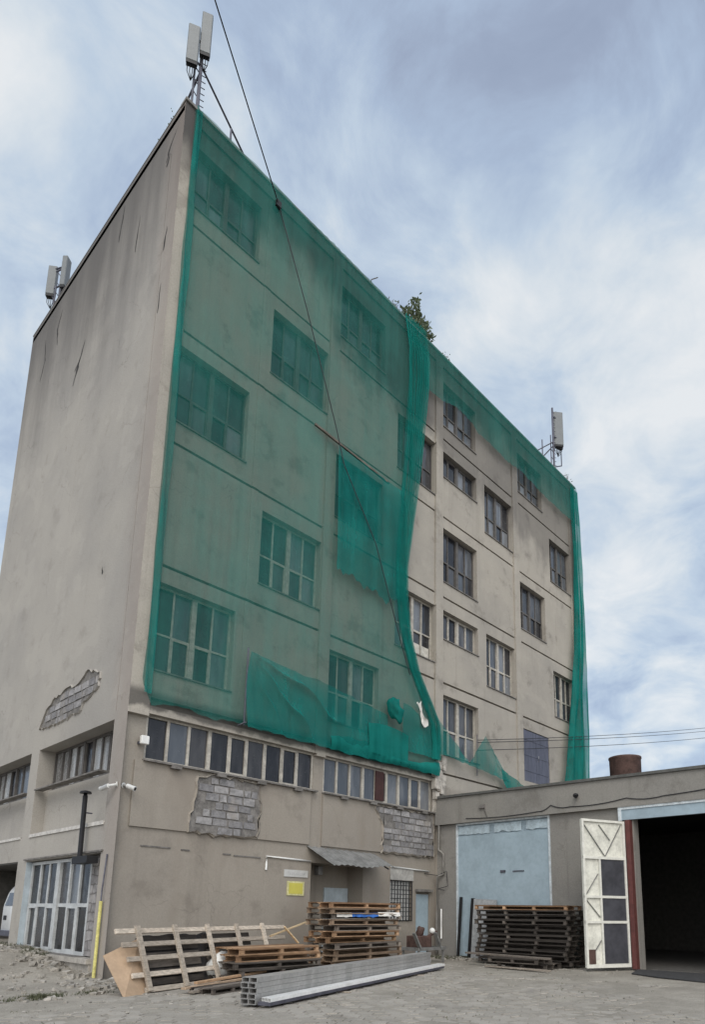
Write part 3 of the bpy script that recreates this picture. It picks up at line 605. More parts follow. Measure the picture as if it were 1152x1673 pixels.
# blue sliding door
bm = BM(); box(bm, -4.78, -0.99, -0.09, -0.02, 0.08, 4.36, 0, WG)
bd = wob('blue_door', bm, M_BLUE)
bm = BM()
box(bm, -4.85, -4.78, -0.08, 0.03, 0.05, 4.83, 0, WG); box(bm, -0.99, -0.92, -0.08, 0.03, 0.05, 4.83, 0, WG); box(bm, -4.78, -0.99, -0.08, 0.03, 4.76, 4.83, 0, WG)
obj('frame', bm, simple('pale_frame', (0.50, 0.55, 0.58), 0.6), bd).matrix_parent_inverse = Matrix.Identity(4)
bm = BM(); rng = random.Random(5); prev = None      # torn paper strip along the top of the door
N_ = 40
for i in range(N_+1):
    u = -4.76+3.75*i/N_; lo = 4.40+rng.uniform(-.02, .02)+0.10*max(0, noise.noise(Vector((u*2.2, 0, 1)))); hi = 4.72-0.06*abs(noise.noise(Vector((u*3, 5, 1))))
    cur = (bm.verts.new(WG(u, -0.012+0.012*noise.noise(Vector((u*4, 2, 2))), lo)), bm.verts.new(WG(u, -0.012, hi)))
    if prev and i not in (10, 11, 24, 25): bm.faces.new((prev[0], cur[0], cur[1], prev[1]))
    prev = cur
obj('torn_strip', bm, simple('torn_sheeting', (0.38, 0.46, 0.51), 0.7), bd)
bm = BM(); box(bm, -4.78, -0.99, -0.088, -0.05, 4.362, 4.758, 0, WG); obj('head_panel', bm, simple('dull_blue_head', (0.27, 0.34, 0.39), .7), bd)
bm = BM(); box(bm, -3.05, -2.85, -0.022, 0.02, 2.98, 3.06, 0, WG); box(bm, -3.8, -3.35, -0.022, 0.0, 2.99, 3.03, 0, WG); obj('handle', bm, M_MAST, bd)
# gate: header, jamb, open leaf
bm = BM(); box(bm, -11.1, -7.30, -0.02, 0.10, 4.42, 4.80, 0, WG); gh_ = wob('gate_header', bm, M_BLUE)
bm = BM(); box(bm, -11.1, -7.28, -0.01, 0.13, 4.74, 4.825, 0, WG); box(bm, -7.38, -7.28, 0.0, 0.125, 4.40, 4.74, 0, WG); obj('header_trim', bm, simple('pale_trim', (0.58, 0.63, 0.66), .6), gh_)
bm = BM(); box(bm, -7.66, -7.52, -0.04, 0.20, 0.03, 4.40, 0, WG); wob('gate_jamb', bm, M_RED)
H0 = Vector((12.05, -7.46, 0)); H1 = Vector((10.60, -6.80, 0)); dl = (H1-H0).normalized(); nl = Vector((dl.y, -dl.x, 0))
if nl.dot(CP-H0) < 0: nl = -nl
LW = (H1-H0).length
def GL(u, d, z): q = H0+dl*u+nl*d; return (q.x, q.y, z)
bm = BM(); box(bm, 0.0, LW, -0.03, 0.0, 0.10, 4.33, 0, GL); leaf = wob('gate_leaf', bm, M_CREAM)
bm = BM()
for z, h in ((0.09, .10), (1.33, .07), (2.05, .07), (3.18, .08), (4.28, .07)): box(bm, 0, LW, 0.001, 0.06, z, z+h, 0, GL)
box(bm, 0, 0.07, 0.001, 0.058, 0.19, 4.28, 0, GL); box(bm, LW-0.07, LW, 0.001, 0.058, 0.19, 4.28, 0, GL)
box(bm, LW*0.60, LW*0.60+0.06, 0.001, 0.057, 0.19, 3.18, 0, GL)
obj('leaf_frame', bm, simple('white_steel_frame', (0.66, 0.655, 0.60), 0.5, var=.12), leaf)
bm = BM()
def brc(u0, z0, u1, z1): b2 = BM(); bar(b2, GL(u0, 0.03, z0), GL(u1, 0.03, z1), 0.016, 0.03, nl); obj('brace', b2, M_TIN, leaf)
brc(LW*0.97, 4.24, LW*0.48, 3.26); brc(0.12, 4.24, LW*0.48, 3.26); brc(LW*0.66, 2.75, LW*0.97, 2.1); brc(LW*0.97, 2.03, LW*0.65, 1.5); brc(LW*0.65, 0.85, LW*0.97, 0.22); brc(LW*.6, 4.2, LW*.35, 3.75)
bm.free(); bm = BM()
bm.free()
for z0, z1 in ((0.20, 1.32), (1.41, 2.04), (2.13, 3.17)):
    bm = BM(); box(bm, 0.075, LW*0.595, 0.002, 0.03, z0, z1, 0, GL); obj('infill_panel', bm, M_GREYP, leaf)
bm = BM(); box(bm, LW*0.80, LW*0.97, 0.002, 0.05, 0.2, 0.6, 0, GL); obj('patch_plate', bm, M_RUST, leaf)
# corner of wing: spalled pier with downpipe and cables
bm = BM(); rng = random.Random(11)
hexa(bm, [FR(11.98, 0.05, 5.3), FR(12.5, 0.05, 5.3), FR(12.5, -0.05, 5.3), FR(11.98, -0.05, 5.3), FR(12.05, 0.1, 7.2), FR(12.4, 0.1, 7.2), FR(12.4, -0.05, 7.2), FR(12.05, -0.05, 7.2)])
for i in range(26):
    x, z = rng.uniform(12.0, 12.45), rng.uniform(5.95, 7.4); s = rng.uniform(.05, .16)
    box(bm, x-s, x+s, -0.16-rng.uniform(0, .06), 0.0, z-s*1.3, z+s*1.3)
obj('spalled_corner', bm, simple('spalled_concrete', (0.40, 0.37, 0.33), .95, var=.45, scale=5), bld)
def cablething(name, label, cat, pts, r, mt, n=6, sub=8, sag=0.0, group=None):
    P = []
    for a, b_ in zip(pts, pts[1:]):
        a, b_ = Vector(a), Vector(b_)
        for k in range(sub): 
            q = a.lerp(b_, k/sub); q.z -= sag*4*(k/sub)*(1-k/sub); P.append(q)
    P.append(Vector(pts[-1])); bm = BM(); tube(bm, P, r, n)
    return tag(obj(name, bm, mt), label, cat, group)
cablething('drain_pipe', 'thin grey drainpipe with bends on the shaded corner between both buildings', 'pipe', [(12.16, -0.16, 5.7), (12.14, -0.16, 3.9), (12.2, -0.34, 3.75), (12.2, -0.34, 3.0), (12.1, -0.12, 2.9), (12.1, -0.12, 0.1)], 0.045, M_WING, 8, 2)
cablething('loose_cable', 'black cable looping out from the wall beside the small blue door', 'cable', [(11.6, 0.08, 3.0), (12.15, -0.1, 2.95), (12.19, -0.5, 3.1), (12.19, -0.55, 2.55), (12.1, -0.15, 2.45), (12.19, -0.4, 2.4)], 0.013, M_CABLE, 6, 3)
cablething('wall_conduit', 'short white conduit standing on the grey wall left of the blue door', 'pipe', [(12.2, -0.24, 0.65), (12.2, -0.24, 1.72)], 0.028, M_WHITE, 8, 2)
cablething('sagging_cable', 'thin black cable sagging along the face of the garage roof beam', 'cable', [WG(-1.5, 0.18, 4.98), WG(-4.5, 0.18, 4.95), WG(-5.0, 0.18, 5.12), WG(-5.7, 0.18, 5.0), WG(-7.6, 0.18, 5.08), WG(-8.7, 0.18, 5.02), WG(-13, 0.18, 5.4)], 0.014, M_CABLE, 6, 6, 0.06)
bm = BM(); tube(bm, [WG(-5.95, 0.163, 5.35), WG(-5.95, 0.26, 5.33)], 0.06, 10); tube(bm, [WG(-5.95, 0.26, 5.33), WG(-6.0, 0.33, 5.28)], [0.08, 0.06], 10); tag(obj('beam_lamp', bm, M_BLACK), 'small black round lamp on the garage beam', 'lamp')
bm = BM(); box(bm, -2.35, -2.12, 0.163, 0.24, 5.28, 5.42, 0, WG); tube(bm, [WG(-2.3, .2, 5.28), WG(-2.45, .2, 4.95)], 0.012, 6); tag(obj('junction_box', bm, M_DARKC), 'small dark junction box on the beam above the blue garage door', 'junction box')
# vent on the wing roof
vt = thing('roof_vent', 'round rusty brown vent drum on the garage roof', 'vent', (13.3, -7.1, 5.6))
bm = BM(); lathe(bm, [(0.47, 0.16), (0.49, 0.2), (0.50, 0.95), (0.52, 0.98), (0.52, 1.03), (0.46, 1.03), (0.46, 0.7)], (0, 0, 0), 28); obj('drum', bm, M_RUST, vt)
bm = BM(); lathe(bm, [(0.3, -0.1), (0.3, 0.18)], (0, 0, 0), 20); obj('neck', bm, M_DARKC, vt)

# ------------------------------------------------------------------ netting
def polyx(poly, z):
    for (x0, z0), (x1, z1) in zip(poly, poly[1:]):
        if min(z0, z1) <= z <= max(z0, z1) and z0 != z1: return x0+(x1-x0)*(z-z0)/(z1-z0)
    return poly[0][0] if abs(z-poly[0][1]) < abs(z-poly[-1][1]) else poly[-1][0]
def sheet(fn, nu, nv, keep=None):
    bm = BM(); G = [[bm.verts.new(fn(i/nu, j/nv)) for j in range(nv+1)] for i in range(nu+1)]
    for i in range(nu):
        for j in range(nv):
            if keep and not keep((i+.5)/nu, (j+.5)/nv): continue
            bm.faces.new((G[i][j], G[i+1][j], G[i+1][j+1], G[i][j+1])).smooth = True
    if keep:
        bmesh.ops.delete(bm, geom=[v for v in bm.verts if not v.link_faces], context='VERTS')
    return bm
def fold(x, z, s=0.0): return noise.noise(Vector((x*2.3+s, 0.3, z*0.16))) * 0.035 + noise.noise(Vector((x*0.6+s, 1.3, z*0.3))) * 0.03 + 0.022*max(0, noise.noise(Vector((x*0.5+s, 4.3, z*0.22))))*math.sin(x*21+3*noise.noise(Vector((x*0.7, s, z*0.5))))
REDGE = [(10.95, 25.9), (11.2, 24.4), (11.22, 23.2), (10.9, 20.6), (10.62, 18.5), (10.28, 16.4), (10.0, 14.5), (9.98, 13.2), (10.2, 11.8), (10.72, 10.5), (11.4, 9.47), (11.9, 8.67), (12.02, 7.9), (12.0, 6.9)]
def main_net(u, v):
    z = 25.96 - v*(25.96-6.80); r = polyx(REDGE, z)
    l = 0.30+0.02*noise.noise(Vector((0, 0, z*0.7))) + (0.28*max(0, 1-(z-6.8)/0.5) if z < 7.3 else 0)
    x = l+(r-l)*u
    y = -0.17 + fold(x, z)
    if u < 0.03: y += (0.03-u)/0.03*0.09
    e = max(0, (x-(r-1.5))/1.5)                                  # bunched folds towards the loose right edge
    y -= e*e*(0.10+0.06*math.sin(x*15+z*0.25)+0.03*math.sin(x*29+1.3*math.sin(z*.4)))
    zz = z + (0.10*noise.noise(Vector((x*1.1, 4, 1)))+0.05*noise.noise(Vector((x*4, 4, 1))))*max(0, v-0.97)/0.03
    return (x, y, zz)
tag(obj('scaffold_net', sheet(main_net, 260, 130), M_NET, smooth=True), 'large green net sheet covering the left half of the factory front', 'netting')
def gather(u, v):                                              # hanging drape of pleats at the right edge
    z = 25.9 - v*18.6; r = polyx(REDGE, z); w = 0.45+0.75*max(0, min(1, (z-13)/11))
    a = u*9*2*math.pi+2.5*noise.noise(Vector((u*3, 4, z*0.22)))
    x = r-w+w*u+0.055*math.sin(a+0.8*math.sin(z*0.3))*(1-u*0.4)+0.05*noise.noise(Vector((u*4, 1, z*.5))); y = -0.30-0.08*u+0.06*math.cos(a+0.8*math.sin(z*0.3))-0.05*noise.noise(Vector((u*3, 2, z*.6)))
    return (x, y, z)
tag(obj('net_drape', sheet(gather, 200, 110), netmat('green_net_drape', 0.38, (0.012, 0.27, 0.235), 0.17), smooth=True), 'bunched green drape of net hanging down the torn edge mid facade', 'netting')
def hem(u, v):
    z = 25.9-18.9*v; l = 0.29+0.02*noise.noise(Vector((0, 0, z*0.7))); return (l+0.20*u+0.008*math.sin(z*1.3), -0.20-0.04*math.sin(u*6+z)-0.02*noise.noise(Vector((u, z*2, 1))), z)
obj('hem', sheet(hem, 8, 80), M_NET2, bpy.data.objects['scaffold_net'], smooth=True)
BANDL = [(11.05, 23.35), (12.26, 23.45), (13.2, 23.75), (14.4, 23.75), (14.9, 23.5), (17.43, 23.42), (18.3, 23.55), (20.3, 23.45), (22.6, 23.3), (24.7, 23.4)]
def band(u, v):
    x = 11.05+13.7*u; lo = 23.4
    for (x0, z0), (x1, z1) in zip(BANDL, BANDL[1:]):
        if x0 <= x <= x1+1e-6: lo = z0+(z1-z0)*(x-x0)/(x1-x0); break
    lo += 0.10*noise.noise(Vector((x*1.2, 3, 0)))+0.06*noise.noise(Vector((x*4.5, 3, 0)))
    top = 26.08; z = top+(lo-top)*v; y = -0.18+fold(x, z, 11)*1.2 - 0.05*v
    if v < 0.06: y = -0.18+0.25*(0.06-v)/0.06
    return (x, y, z)
tag(obj('eaves_net', sheet(band, 170, 20), M_NET, smooth=True), 'green net band hanging under the roof edge on the right half', 'netting')
def rstrip(u, v):
    z = 25.6-17.7*v
    L = [(23.95, 25.6), (23.8, 18.2), (23.5, 15.5), (22.8, 12.3), (21.8, 7.9)]; Q = [(24.78, 25.6), (24.8, 18.2), (24.72, 12.6), (24.5, 7.9)]
    l, r = polyx(L, z), polyx(Q, z); x = l+(r-l)*u; e = min(1, v*2)
    return (x, -0.20-0.12*e+(0.07*e+.02)*math.sin(u*19+0.4*math.sin(z*.5)+2*noise.noise(Vector((u*2, 7, z*.3))))+0.03*math.sin(u*43+z*.3)+0.05*noise.noise(Vector((u*3, z*.4, 2))), z)
tag(obj('corner_net', sheet(rstrip, 90, 90), M_NETD, smooth=True), 'narrow green net drape hanging down the far right corner of the factory', 'netting')
def flap(u, v):
    x = 3.28+5.9*u; top = 9.0-0.75*math.sin(min(1, u*1.0)*math.pi*0.5)**0.6*0.35-0.55*max(0, u-0.55)+0.05*noise.noise(Vector((x*2, 0, 0)))
    lo = 6.70+0.06*noise.noise(Vector((x*2.4, 5, 0))); z = top+(lo-top)*v
    # pleats fan out from the tied upper left corner
    ang = math.atan2(9.0-z, x-3.2); y = -0.38-0.055*(1-abs(math.sin(ang*9+1.2*noise.noise(Vector((x, z, 2))))))**2*min(2.2, (x-3.2)*1.2)*(1-u)*2+fold(x, z, 3)*1.5+0.14*u
    return (x-0.12*math.sin(v*math.pi)*(1-u)**4, y, z)
tag(obj('lower_net_flap', sheet(flap, 180, 60), M_NET2, smooth=True), 'green net flap tied to a short pole and sagging over the window strip', 'netting')
bm = BM(); tube(bm, [(3.2, -0.02, 6.8), (3.2, -0.42, 6.82)], .02, 6); tube(bm, [(3.22, -0.30, 6.75), (3.20, -0.33, 9.08)], 0.022, 8); tag(obj('net_pole', bm, M_MAST), 'thin upright steel pole holding the upper corner of the sagging net flap', 'pole')
def mid_patch(u, v):
    x = 6.38+(9.85-6.38)*u; top = 17.66-0.06*u; x += u*v*0.15; lo = 12.85+0.5*noise.noise(Vector((x*1.2, 1, 9)))+0.3*noise.noise(Vector((x*4, 1, 9)))
    z = top+(lo-top)*v; return (x, -0.30-0.10*v*(0.5+0.5*math.sin(x*5+1))+fold(x, z, 8)*2, z)
tag(obj('patch_net', sheet(mid_patch, 50, 50), M_NET2, smooth=True), 'dark doubled net sheet hanging below the slanting batten mid facade', 'netting')
def sq_patch(u, v):
    x = 8.15+2.05*u; top = 7.95+0.12*math.sin(u*3.1)-.05*u; z = top+(6.93-top)*v; return (x+0.25*(v)*(u-1)*-0.3, -0.33+fold(x, z, 2), z)
tag(obj('square_net', sheet(sq_patch, 24, 16), M_NETD, smooth=True), 'opaque bright green square of net above the right window strip', 'netting')
def low_band(u, v):
    x = 6.5+5.55*u; top = 7.15+0.15*math.sin(u*7)+.1*noise.noise(Vector((x*2, 2, 2))); z = top+(6.72-top+0.05*noise.noise(Vector((x*3, 8, 2))))*v; return (x, -0.27-0.06*math.sin(v*3)+fold(x, z, 6), z)
tag(obj('hem_net', sheet(low_band, 70, 8), M_NETD, smooth=True), 'rolled green net hem along the top of the right window strip', 'netting')
def right_low(u, v):
    x = 9.9+2.15*u; top = 9.1-0.55*u+0.08*math.sin(u*8); z = top+(7.35-top)*v; return (x, -0.30+fold(x, z, 13)*1.4, z)
tag(obj('loose_net', sheet(right_low, 30, 20), M_NET2, smooth=True), 'loose green net piece tied beneath the white rag', 'netting')
bm = BM(); bmesh.ops.create_icosphere(bm, subdivisions=3, radius=0.42)
for vtx in bm.verts:
    k = noise.noise(vtx.co*4)*0.5+noise.noise(vtx.co*11)*0.3; vtx.co *= 1+k; vtx.co.x *= 0.8; vtx.co.y *= 0.35; vtx.co.z *= 0.95; vtx.co.x -= vtx.co.z*0.35
for f in bm.faces: f.smooth = True
o = obj('net_bundle', bm, M_NETD); o.location = (9.35, -0.45, 8.68); tag(o, 'crumpled ball of green net caught left of the white rag', 'netting')
bm = BM(); rng = random.Random(2)
G = []
for i in range(9):
    t_ = i/8; c = Vector((10.62+0.45*t_, -0.42, 9.26-0.85*t_)); w = 0.06+0.12*abs(t_-0.5)+(.05 if i > 5 else 0)
    G.append([bm.verts.new(c+Vector((w*(k-2)/2, -0.05*math.sin(k*2.1+i), rng.uniform(-.03, .05)+w*0.5*(k-2)/2))) for k in range(5)])
for A, B in zip(G, G[1:]):
    for k in range(4): bm.faces.new((A[k], A[k+1], B[k+1], B[k])).smooth = True
tag(obj('white_rag', bm, M_CLOTH), 'twisted white rag tied on the lower right part of the netting', 'rag')
# fallen net at the foot of the right half
def tri_sheet(pts, label, name, seed, mt=M_NET2, yb=-0.32, n=14):
    bm = BM(); c0, c1, c2 = [Vector(p) for p in pts]; V = {}
    for i in range(n+1):
        for j in range(n+1-i):
            a, b_ = i/n, j/n; q = c0*(1-a-b_)+c1*a+c2*b_; k = fold(q[0]*1.6, q[1]*3, seed)*2.2
            V[i, j] = bm.verts.new((q[0]+0.04*noise.noise(Vector((q[0]*3, q[1]*3, seed))), yb+k, q[1]+0.05*noise.noise(Vector((q[0]*4, q[1]*4, seed+2)))))
    for i in range(n):
        for j in range(n-i):
            bm.faces.new((V[i, j], V[i+1, j], V[i, j+1])).smooth = True
            if j < n-i-1: bm.faces.new((V[i+1, j], V[i+1, j+1], V[i, j+1])).smooth = True
    return tag(obj(name, bm, mt), label, 'netting')
tri_sheet([(11.7, 9.2), (11.95, 7.6), (14.0, 7.45)], 'torn green net corner draped in front of the lowest right-hand window', 'torn_net', 1)
tri_sheet([(15.05, 8.9), (13.9, 7.5), (16.9, 7.2)], 'pointed peak of green net pulled up like a tent by a wire', 'net_peak', 2)
tri_sheet([(15.2, 8.7), (16.1, 7.55), (16.9, 6.5)], 'dark folded net edge running down from the tent-like peak', 'net_fold', 5, M_NETD, -0.4)
tri_sheet([(16.2, 7.75), (16.75, 6.6), (18.5, 7.1)], 'crumpled green net lying on the garage roof below the steel door', 'fallen_net', 3, M_NETD)
# slanting batten
bm = BM(); bar(bm, (5.32, -0.27, 17.86), (9.0, -0.27, 17.60), 0.07, 0.07); tag(obj('batten', bm, M_W_GREY), 'long pale batten lying across the green netting at mid height', 'batten')

# ------------------------------------------------------------------ cables over the facade
BR = Vector((3.4, -0.22, 25.22))
bm = BM(); box(bm, 3.3, 3.5, -0.26, -0.02, 25.10, 25.34); tag(obj('cable_bracket', bm, M_BLACK), 'small dark cable bracket under the roof edge on the netted side', 'bracket')
dv = (Vector((-0.86, -3.0, 25.49))-BR)
cablething('overhead_cable', 'thick dark cable rising over the yard from the roof edge into the sky', 'cable', [BR, BR+dv*1.0, BR+dv*6], 0.02, M_CABLE, 6, 14, 0.0)
cablething('hanging_cable', 'dark cable hanging down across the green netting from roof edge', 'cable', [BR, (4.67, -0.42, 21.8), (6.17, -0.40, 18.17), (6.56, -0.42, 16.95), (8.15, -0.48, 14.6), (9.52, -0.5, 11.3), (10.1, -0.45, 10.2)], 0.018, M_CABLE, 6, 5, 0.0)
for k, (za, zb, lab) in enumerate(((8.72, 15.1, 'upper'), (8.62, 14.85, 'middle'), (8.28, 14.35, 'lowest'))):
    s = (zb-za)/(42-14.6)
    cablething('power_line', 'thin overhead wire beyond the garage roof, %s of the three' % lab, 'wire', [(14.75, -0.12, za), (42, -1, zb), (75, -2.2, zb+s*33)], 0.016, M_CABLE, 5, 8, 0.12, 'overhead wires right of the factory')
bm = BM(); tube(bm, [(14.75, -0.1, 7.2), (14.75, -0.12, 8.95)], 0.02, 6); tag(obj('wire_stub', bm, M_MAST), 'short steel rod behind the tent-like net peak holding the wires', 'rod')

# ------------------------------------------------------------------ rooftop antennas
def panel(parent, c, h, w, dpt, yaw, name='panel'):
    bm = BM(); box(bm, -w/2, w/2, -dpt/2, dpt/2, 0, h); bevel(bm, 0.025); o = obj(name, bm, M_ANT, parent); o.location = c; o.rotation_euler = (0, 0, yaw)
    bm = BM(); box(bm, -w/2+.015, w/2-.015, -dpt/2+.015, dpt/2-.015, -0.10, -0.003)
    for i in range(4): tube(bm, [(-w/3+i*w/4.5, 0, -0.1), (-w/3+i*w/4.5, 0.02, -0.35), (0.0, 0.12, -0.55)], 0.014, 5)
    obj('connector', bm, M_BLACK, o); return o
def antenna(name, label, base, mast_h, panels, braces, rungs=True, yaw=0):
    r = thing(name, label, 'antenna', base, 'mobile phone masts on the factory roof'); bm = BM(); tube(bm, [(0, 0, -0.1), (0, 0, mast_h)], 0.06, 8); tube(bm, [(-0.16, 0.08, -0.1), (-0.16, 0.08, mast_h*0.62)], 0.035, 6)
    for i in range(5): tube(bm, [(0, 0, 0.4+i*0.5), (-0.16, 0.08, 0.65+i*0.5)], 0.018, 5)
    obj('mast', bm, M_MAST, r)
    if rungs:
        for i in range(int((mast_h-0.5)/0.25)): bm = BM(); tube(bm, [(0, 0, 0.4+i*0.25), (0.17, -0.06, 0.4+i*0.25)], 0.014, 5); obj('rung', bm, M_MAST, r)
    for p in panels:
        panel(r, *p)
        for f in (0.2, 0.8): bm = BM(); bar(bm, (0, 0, p[0][2]+p[1]*f), (p[0][0], p[0][1]+0.001, p[0][2]+p[1]*f), 0.05, 0.05); obj('clamp', bm, M_MAST, r)
    for a, b_ in braces: 
        bm = BM(); tube(bm, [a, b_], 0.035, 6); obj('brace', bm, M_MAST, r)
    return r
antenna('antenna_mast', 'antenna mast with two pale panels on the near left roof corner', (0.62, 0.5, 25.9), 4.2,
        [((-0.34, -0.05, 2.42), 1.5, 0.36, 0.16, R(-30)), ((0.02, -0.14, 3.10), 1.7, 0.34, 0.16, R(-30))],
        [((0.03, 0, 2.75), (2.75, 0, 0.0)), ((1.23, 0.0, 0.0), (1.23, 0, 1.53)), ((0, 0, 2.5), (-0.35, 1.4, 0.15))])
antenna('antenna_mast', 'antenna mast with dark sided panels seen over the left wall top', (0.4, 11.3, 25.9), 3.1,
        [((-0.2, 0.55, 1.75), 1.45, 0.36, 0.22, R(-40)), ((0.0, -0.40, 1.6), 1.5, 0.34, 0.22, R(40))],
        [((-0.2, 0.6, 1.9), (0, 0, 0.9)), ((0, 0, 3.0), (-.2, .5, 3.05))], False)
antenna('antenna_mast', 'antenna mast with braced frame on the far right end of the roof', (23.45, 0.5, 25.9), 4.9,
        [((0.40, -0.1, 2.6), 2.2, 0.62, 0.16, R(-42)), ((0.86, 0.1, 2.85), 2.3, 0.50, 0.2, R(-20))],
        [((-0.05, 0, 2.6), (-2.3, 0, 0.6)), ((0, 0, 2.4), (-1.3, 0, 0.9)), ((-1.3, 0, -0.1), (-1.3, 0, 2.0)), ((0, 0, 1.0), (1.1, 0.1, 1.75)), ((1.1, .1, 1.75), (1.1, .1, 3.1)), ((1.1, .1, 3.1), (0, 0, 2.5))])

# ------------------------------------------------------------------ plants on the roof
def leafmat(name, a, bcol):
    mt, t, b, o = newmat(name); gm = N(t, 'ShaderNodeNewGeometry')
    Lk(t, mixc(t, gm.outputs['Random Per Island'], a, bcol), b.inputs['Base Color']); b.inputs['Roughness'].default_value = 0.6
    tl = N(t, 'ShaderNodeBsdfTranslucent'); Lk(t, mixc(t, gm.outputs['Random Per Island'], a, bcol), tl.inputs[0])
    ms = N(t, 'ShaderNodeMixShader'); ms.inputs[0].default_value = 0.3; Lk(t, b.outputs[0], ms.inputs[1]); Lk(t, tl.outputs[0], ms.inputs[2]); Lk(t, ms.outputs[0], o.inputs[0]); return mt
M_LEAF = leafmat('grey_green_leaf', (0.08, 0.105, 0.055), (0.17, 0.205, 0.115)); M_BARK = simple('bark', (0.07, 0.058, 0.045), 0.9)
def leafcard(bm, p, s, rng):
    d = Vector((rng.gauss(0, 1), rng.gauss(0, 1), rng.gauss(0.3, .8))).normalized(); a = d.orthogonal().normalized(); a.rotate(Matrix.Rotation(rng.uniform(0, 6.3), 3, d)); 
    vs = [bm.verts.new(p), bm.verts.new(p+d*s*.5+a*s*.28), bm.verts.new(p+d*s), bm.verts.new(p+d*s*.5-a*s*.28)]; bm.faces.new(vs)
def shrub(name, label, loc, tips, seed, leaf=0.10, per=30, cat='shrub'):
    rng = random.Random(seed); r = thing(name, label, cat, loc); tb, lb = BM(), BM()
    for tx, ty, tz in tips:
        T = Vector((tx, ty, tz)); pts = [Vector((tx*0.08, 0, -0.15)), T*0.35+Vector((rng.uniform(-.08, .08), 0, 0)), T*0.7+Vector((rng.uniform(-.08, .08), rng.uniform(-.05, .05), 0.03)), T]
        tube(tb, pts, [0.03, 0.022, 0.015, 0.006], 5)
        for _ in range(per):
            f = rng.uniform(0.28, 1.02); q = pts[1].lerp(T, f)+Vector((rng.gauss(0, .10), rng.gauss(0, .10), rng.gauss(0, .08)))*(1.15-f*0.6)
            leafcard(lb, q, leaf*rng.uniform(.6, 1.3), rng)
    obj('stems', tb, M_BARK, r); obj('leaves', lb, M_LEAF, r)
shrub('roof_shrub', 'bushy grey green shrub growing on the roof edge above the net drape', (11.1, 0.3, 25.98), [(-.75, 0, 1.0), (-.35, .1, 1.55), (0.0, 0, 2.2), (0.25, .1, 1.5), (0.55, 0, 1.35), (0.95, .1, 1.55), (.75, 0, .75), (-.15, -.1, 1.0), (.35, -.1, .8), (.6, 0, .35), (-.55, 0, .6), (.15, .1, 1.8), (1.1, 0, 1.0)], 4, 0.18, 85)
shrub('roof_weed', 'low weedy plant on the roof edge just left of the bushy shrub', (9.75, 0.15, 25.98), [(-.35, 0, .55), (0, 0, .75), (.3, 0, .35), (.6, 0, .45)], 6, 0.10, 14, 'weed')
shrub('roof_weed', 'tiny weed sprig on the roof edge just right of the bushy shrub', (12.9, 0.1, 25.98), [(-.1, 0, .35), (.12, 0, .4), (.2, 0, .2)], 8, 0.10, 9, 'weed')
cablething('dry_stalk', 'bare bent stalk on the roof edge, leftmost of the roof plants', 'stalk', [(8.1, 0.1, 25.98), (8.15, 0.1, 26.45), (8.5, 0.1, 26.85)], 0.02, M_BARK, 5, 2)
cablething('bare_twig', 'slim straight twig on the roof edge between stalk and weeds', 'stalk', [(9.0, 0.1, 25.98), (9.2, 0.1, 26.5)], 0.015, M_BARK, 5, 2)
shrub('roof_weed', 'small weeds on the left wall top beside the near antenna', (0.1, 0.9, 26.05), [(0, -.2, .25), (0, .1, .3), (0, .6, .22), (0, 1.0, .2)], 12, 0.08, 8, 'weed')
shrub('roof_weed', 'weed tuft at the far right end of the roof edge', (24.1, 0.05, 26.0), [(-.1, 0, .5), (.15, 0, .6), (.3, 0, .3)], 14, 0.12, 10, 'weed')

# ------------------------------------------------------------------ fittings on the walls
def bullet_camera(label, p, q, wall):
    r = thing('security_camera', label, 'camera', p); p, q, wall = Vector(p), Vector(q), Vector(wall); d = (q-p).normalized()
    bm = BM(); tube(bm, [Vector(), q-p], 0.058, 12); tube(bm, [q-p, (q-p)+d*0.03], 0.064, 12); obj('body', bm, M_WHITE, r)
    bm = BM(); tube(bm, [(q-p)+d*0.031, (q-p)+d*0.036], 0.045, 12); obj('lens', bm, M_BLACK, r)
    bm = BM(); tube(bm, [Vector(), wall-p], 0.035, 8); tube(bm, [wall-p, (wall-p)+(wall-p).normalized()*0.03], 0.07, 12); obj('bracket', bm, M_WHITE, r)
bullet_camera('white bullet camera on the left wall pointing left beside the corner', (-0.17, 0.22, 4.56), (-0.24, 0.44, 4.50), (-0.02, 0.12, 4.60))
bullet_camera('white bullet camera on the front wall pointing right beside the corner', (0.18, -0.02, 4.58), (0.29, -0.17, 4.51), (0.14, 0.09, 4.60))
fl = thing('flood_lamp', 'small square white floodlight beside the upper left window strip', 'lamp', (0.5, 0.05, 5.8)); 
bm = BM(); box(bm, -0.11, 0.10, -0.17, -0.06, -0.11, 0.11); bevel(bm, .015); obj('housing', bm, M_WHITE, fl); bm = BM(); box(bm, -0.12, -0.06, -0.06, 0.03, -0.10, -0.04); obj('bracket', bm, M_MAST, fl)
fp = thing('flue_pipe', 'black stove flue pipe rising up the left wall above a black box', 'flue', (-0.16, 1.52, 2.8))
bm = BM(); tube(bm, [(0, 0, 0.0), (0, .05, 1.66)], 0.06, 12); obj('pipe', bm, M_BLACK, fp); bm = BM(); tube(bm, [(0, .05, 1.66), (0, .05, 1.72)], 0.05, 8); lathe(bm, [(0.15, 1.72), (0.13, 1.77), (0.02, 1.80)], (0, .05, 0), 12); obj('cap', bm, M_BLACK, fp)
bm = BM(); box(bm, -0.14, 0.14, -0.78, 0.12, -0.10, 0.08); obj('box', bm, M_BLACK, fp)
bm = BM(); box(bm, 0.165, 0.19, -0.03, 0.03, .9, .94); box(bm, 0.05, .19, -0.03, 0.03, 1.2, 1.23); obj('strap', bm, M_MAST, fp)
gp = thing('gas_pipe', 'slim yellow gas pipe standing at the left wall corner', 'pipe', (-0.07, 0.24, 0))
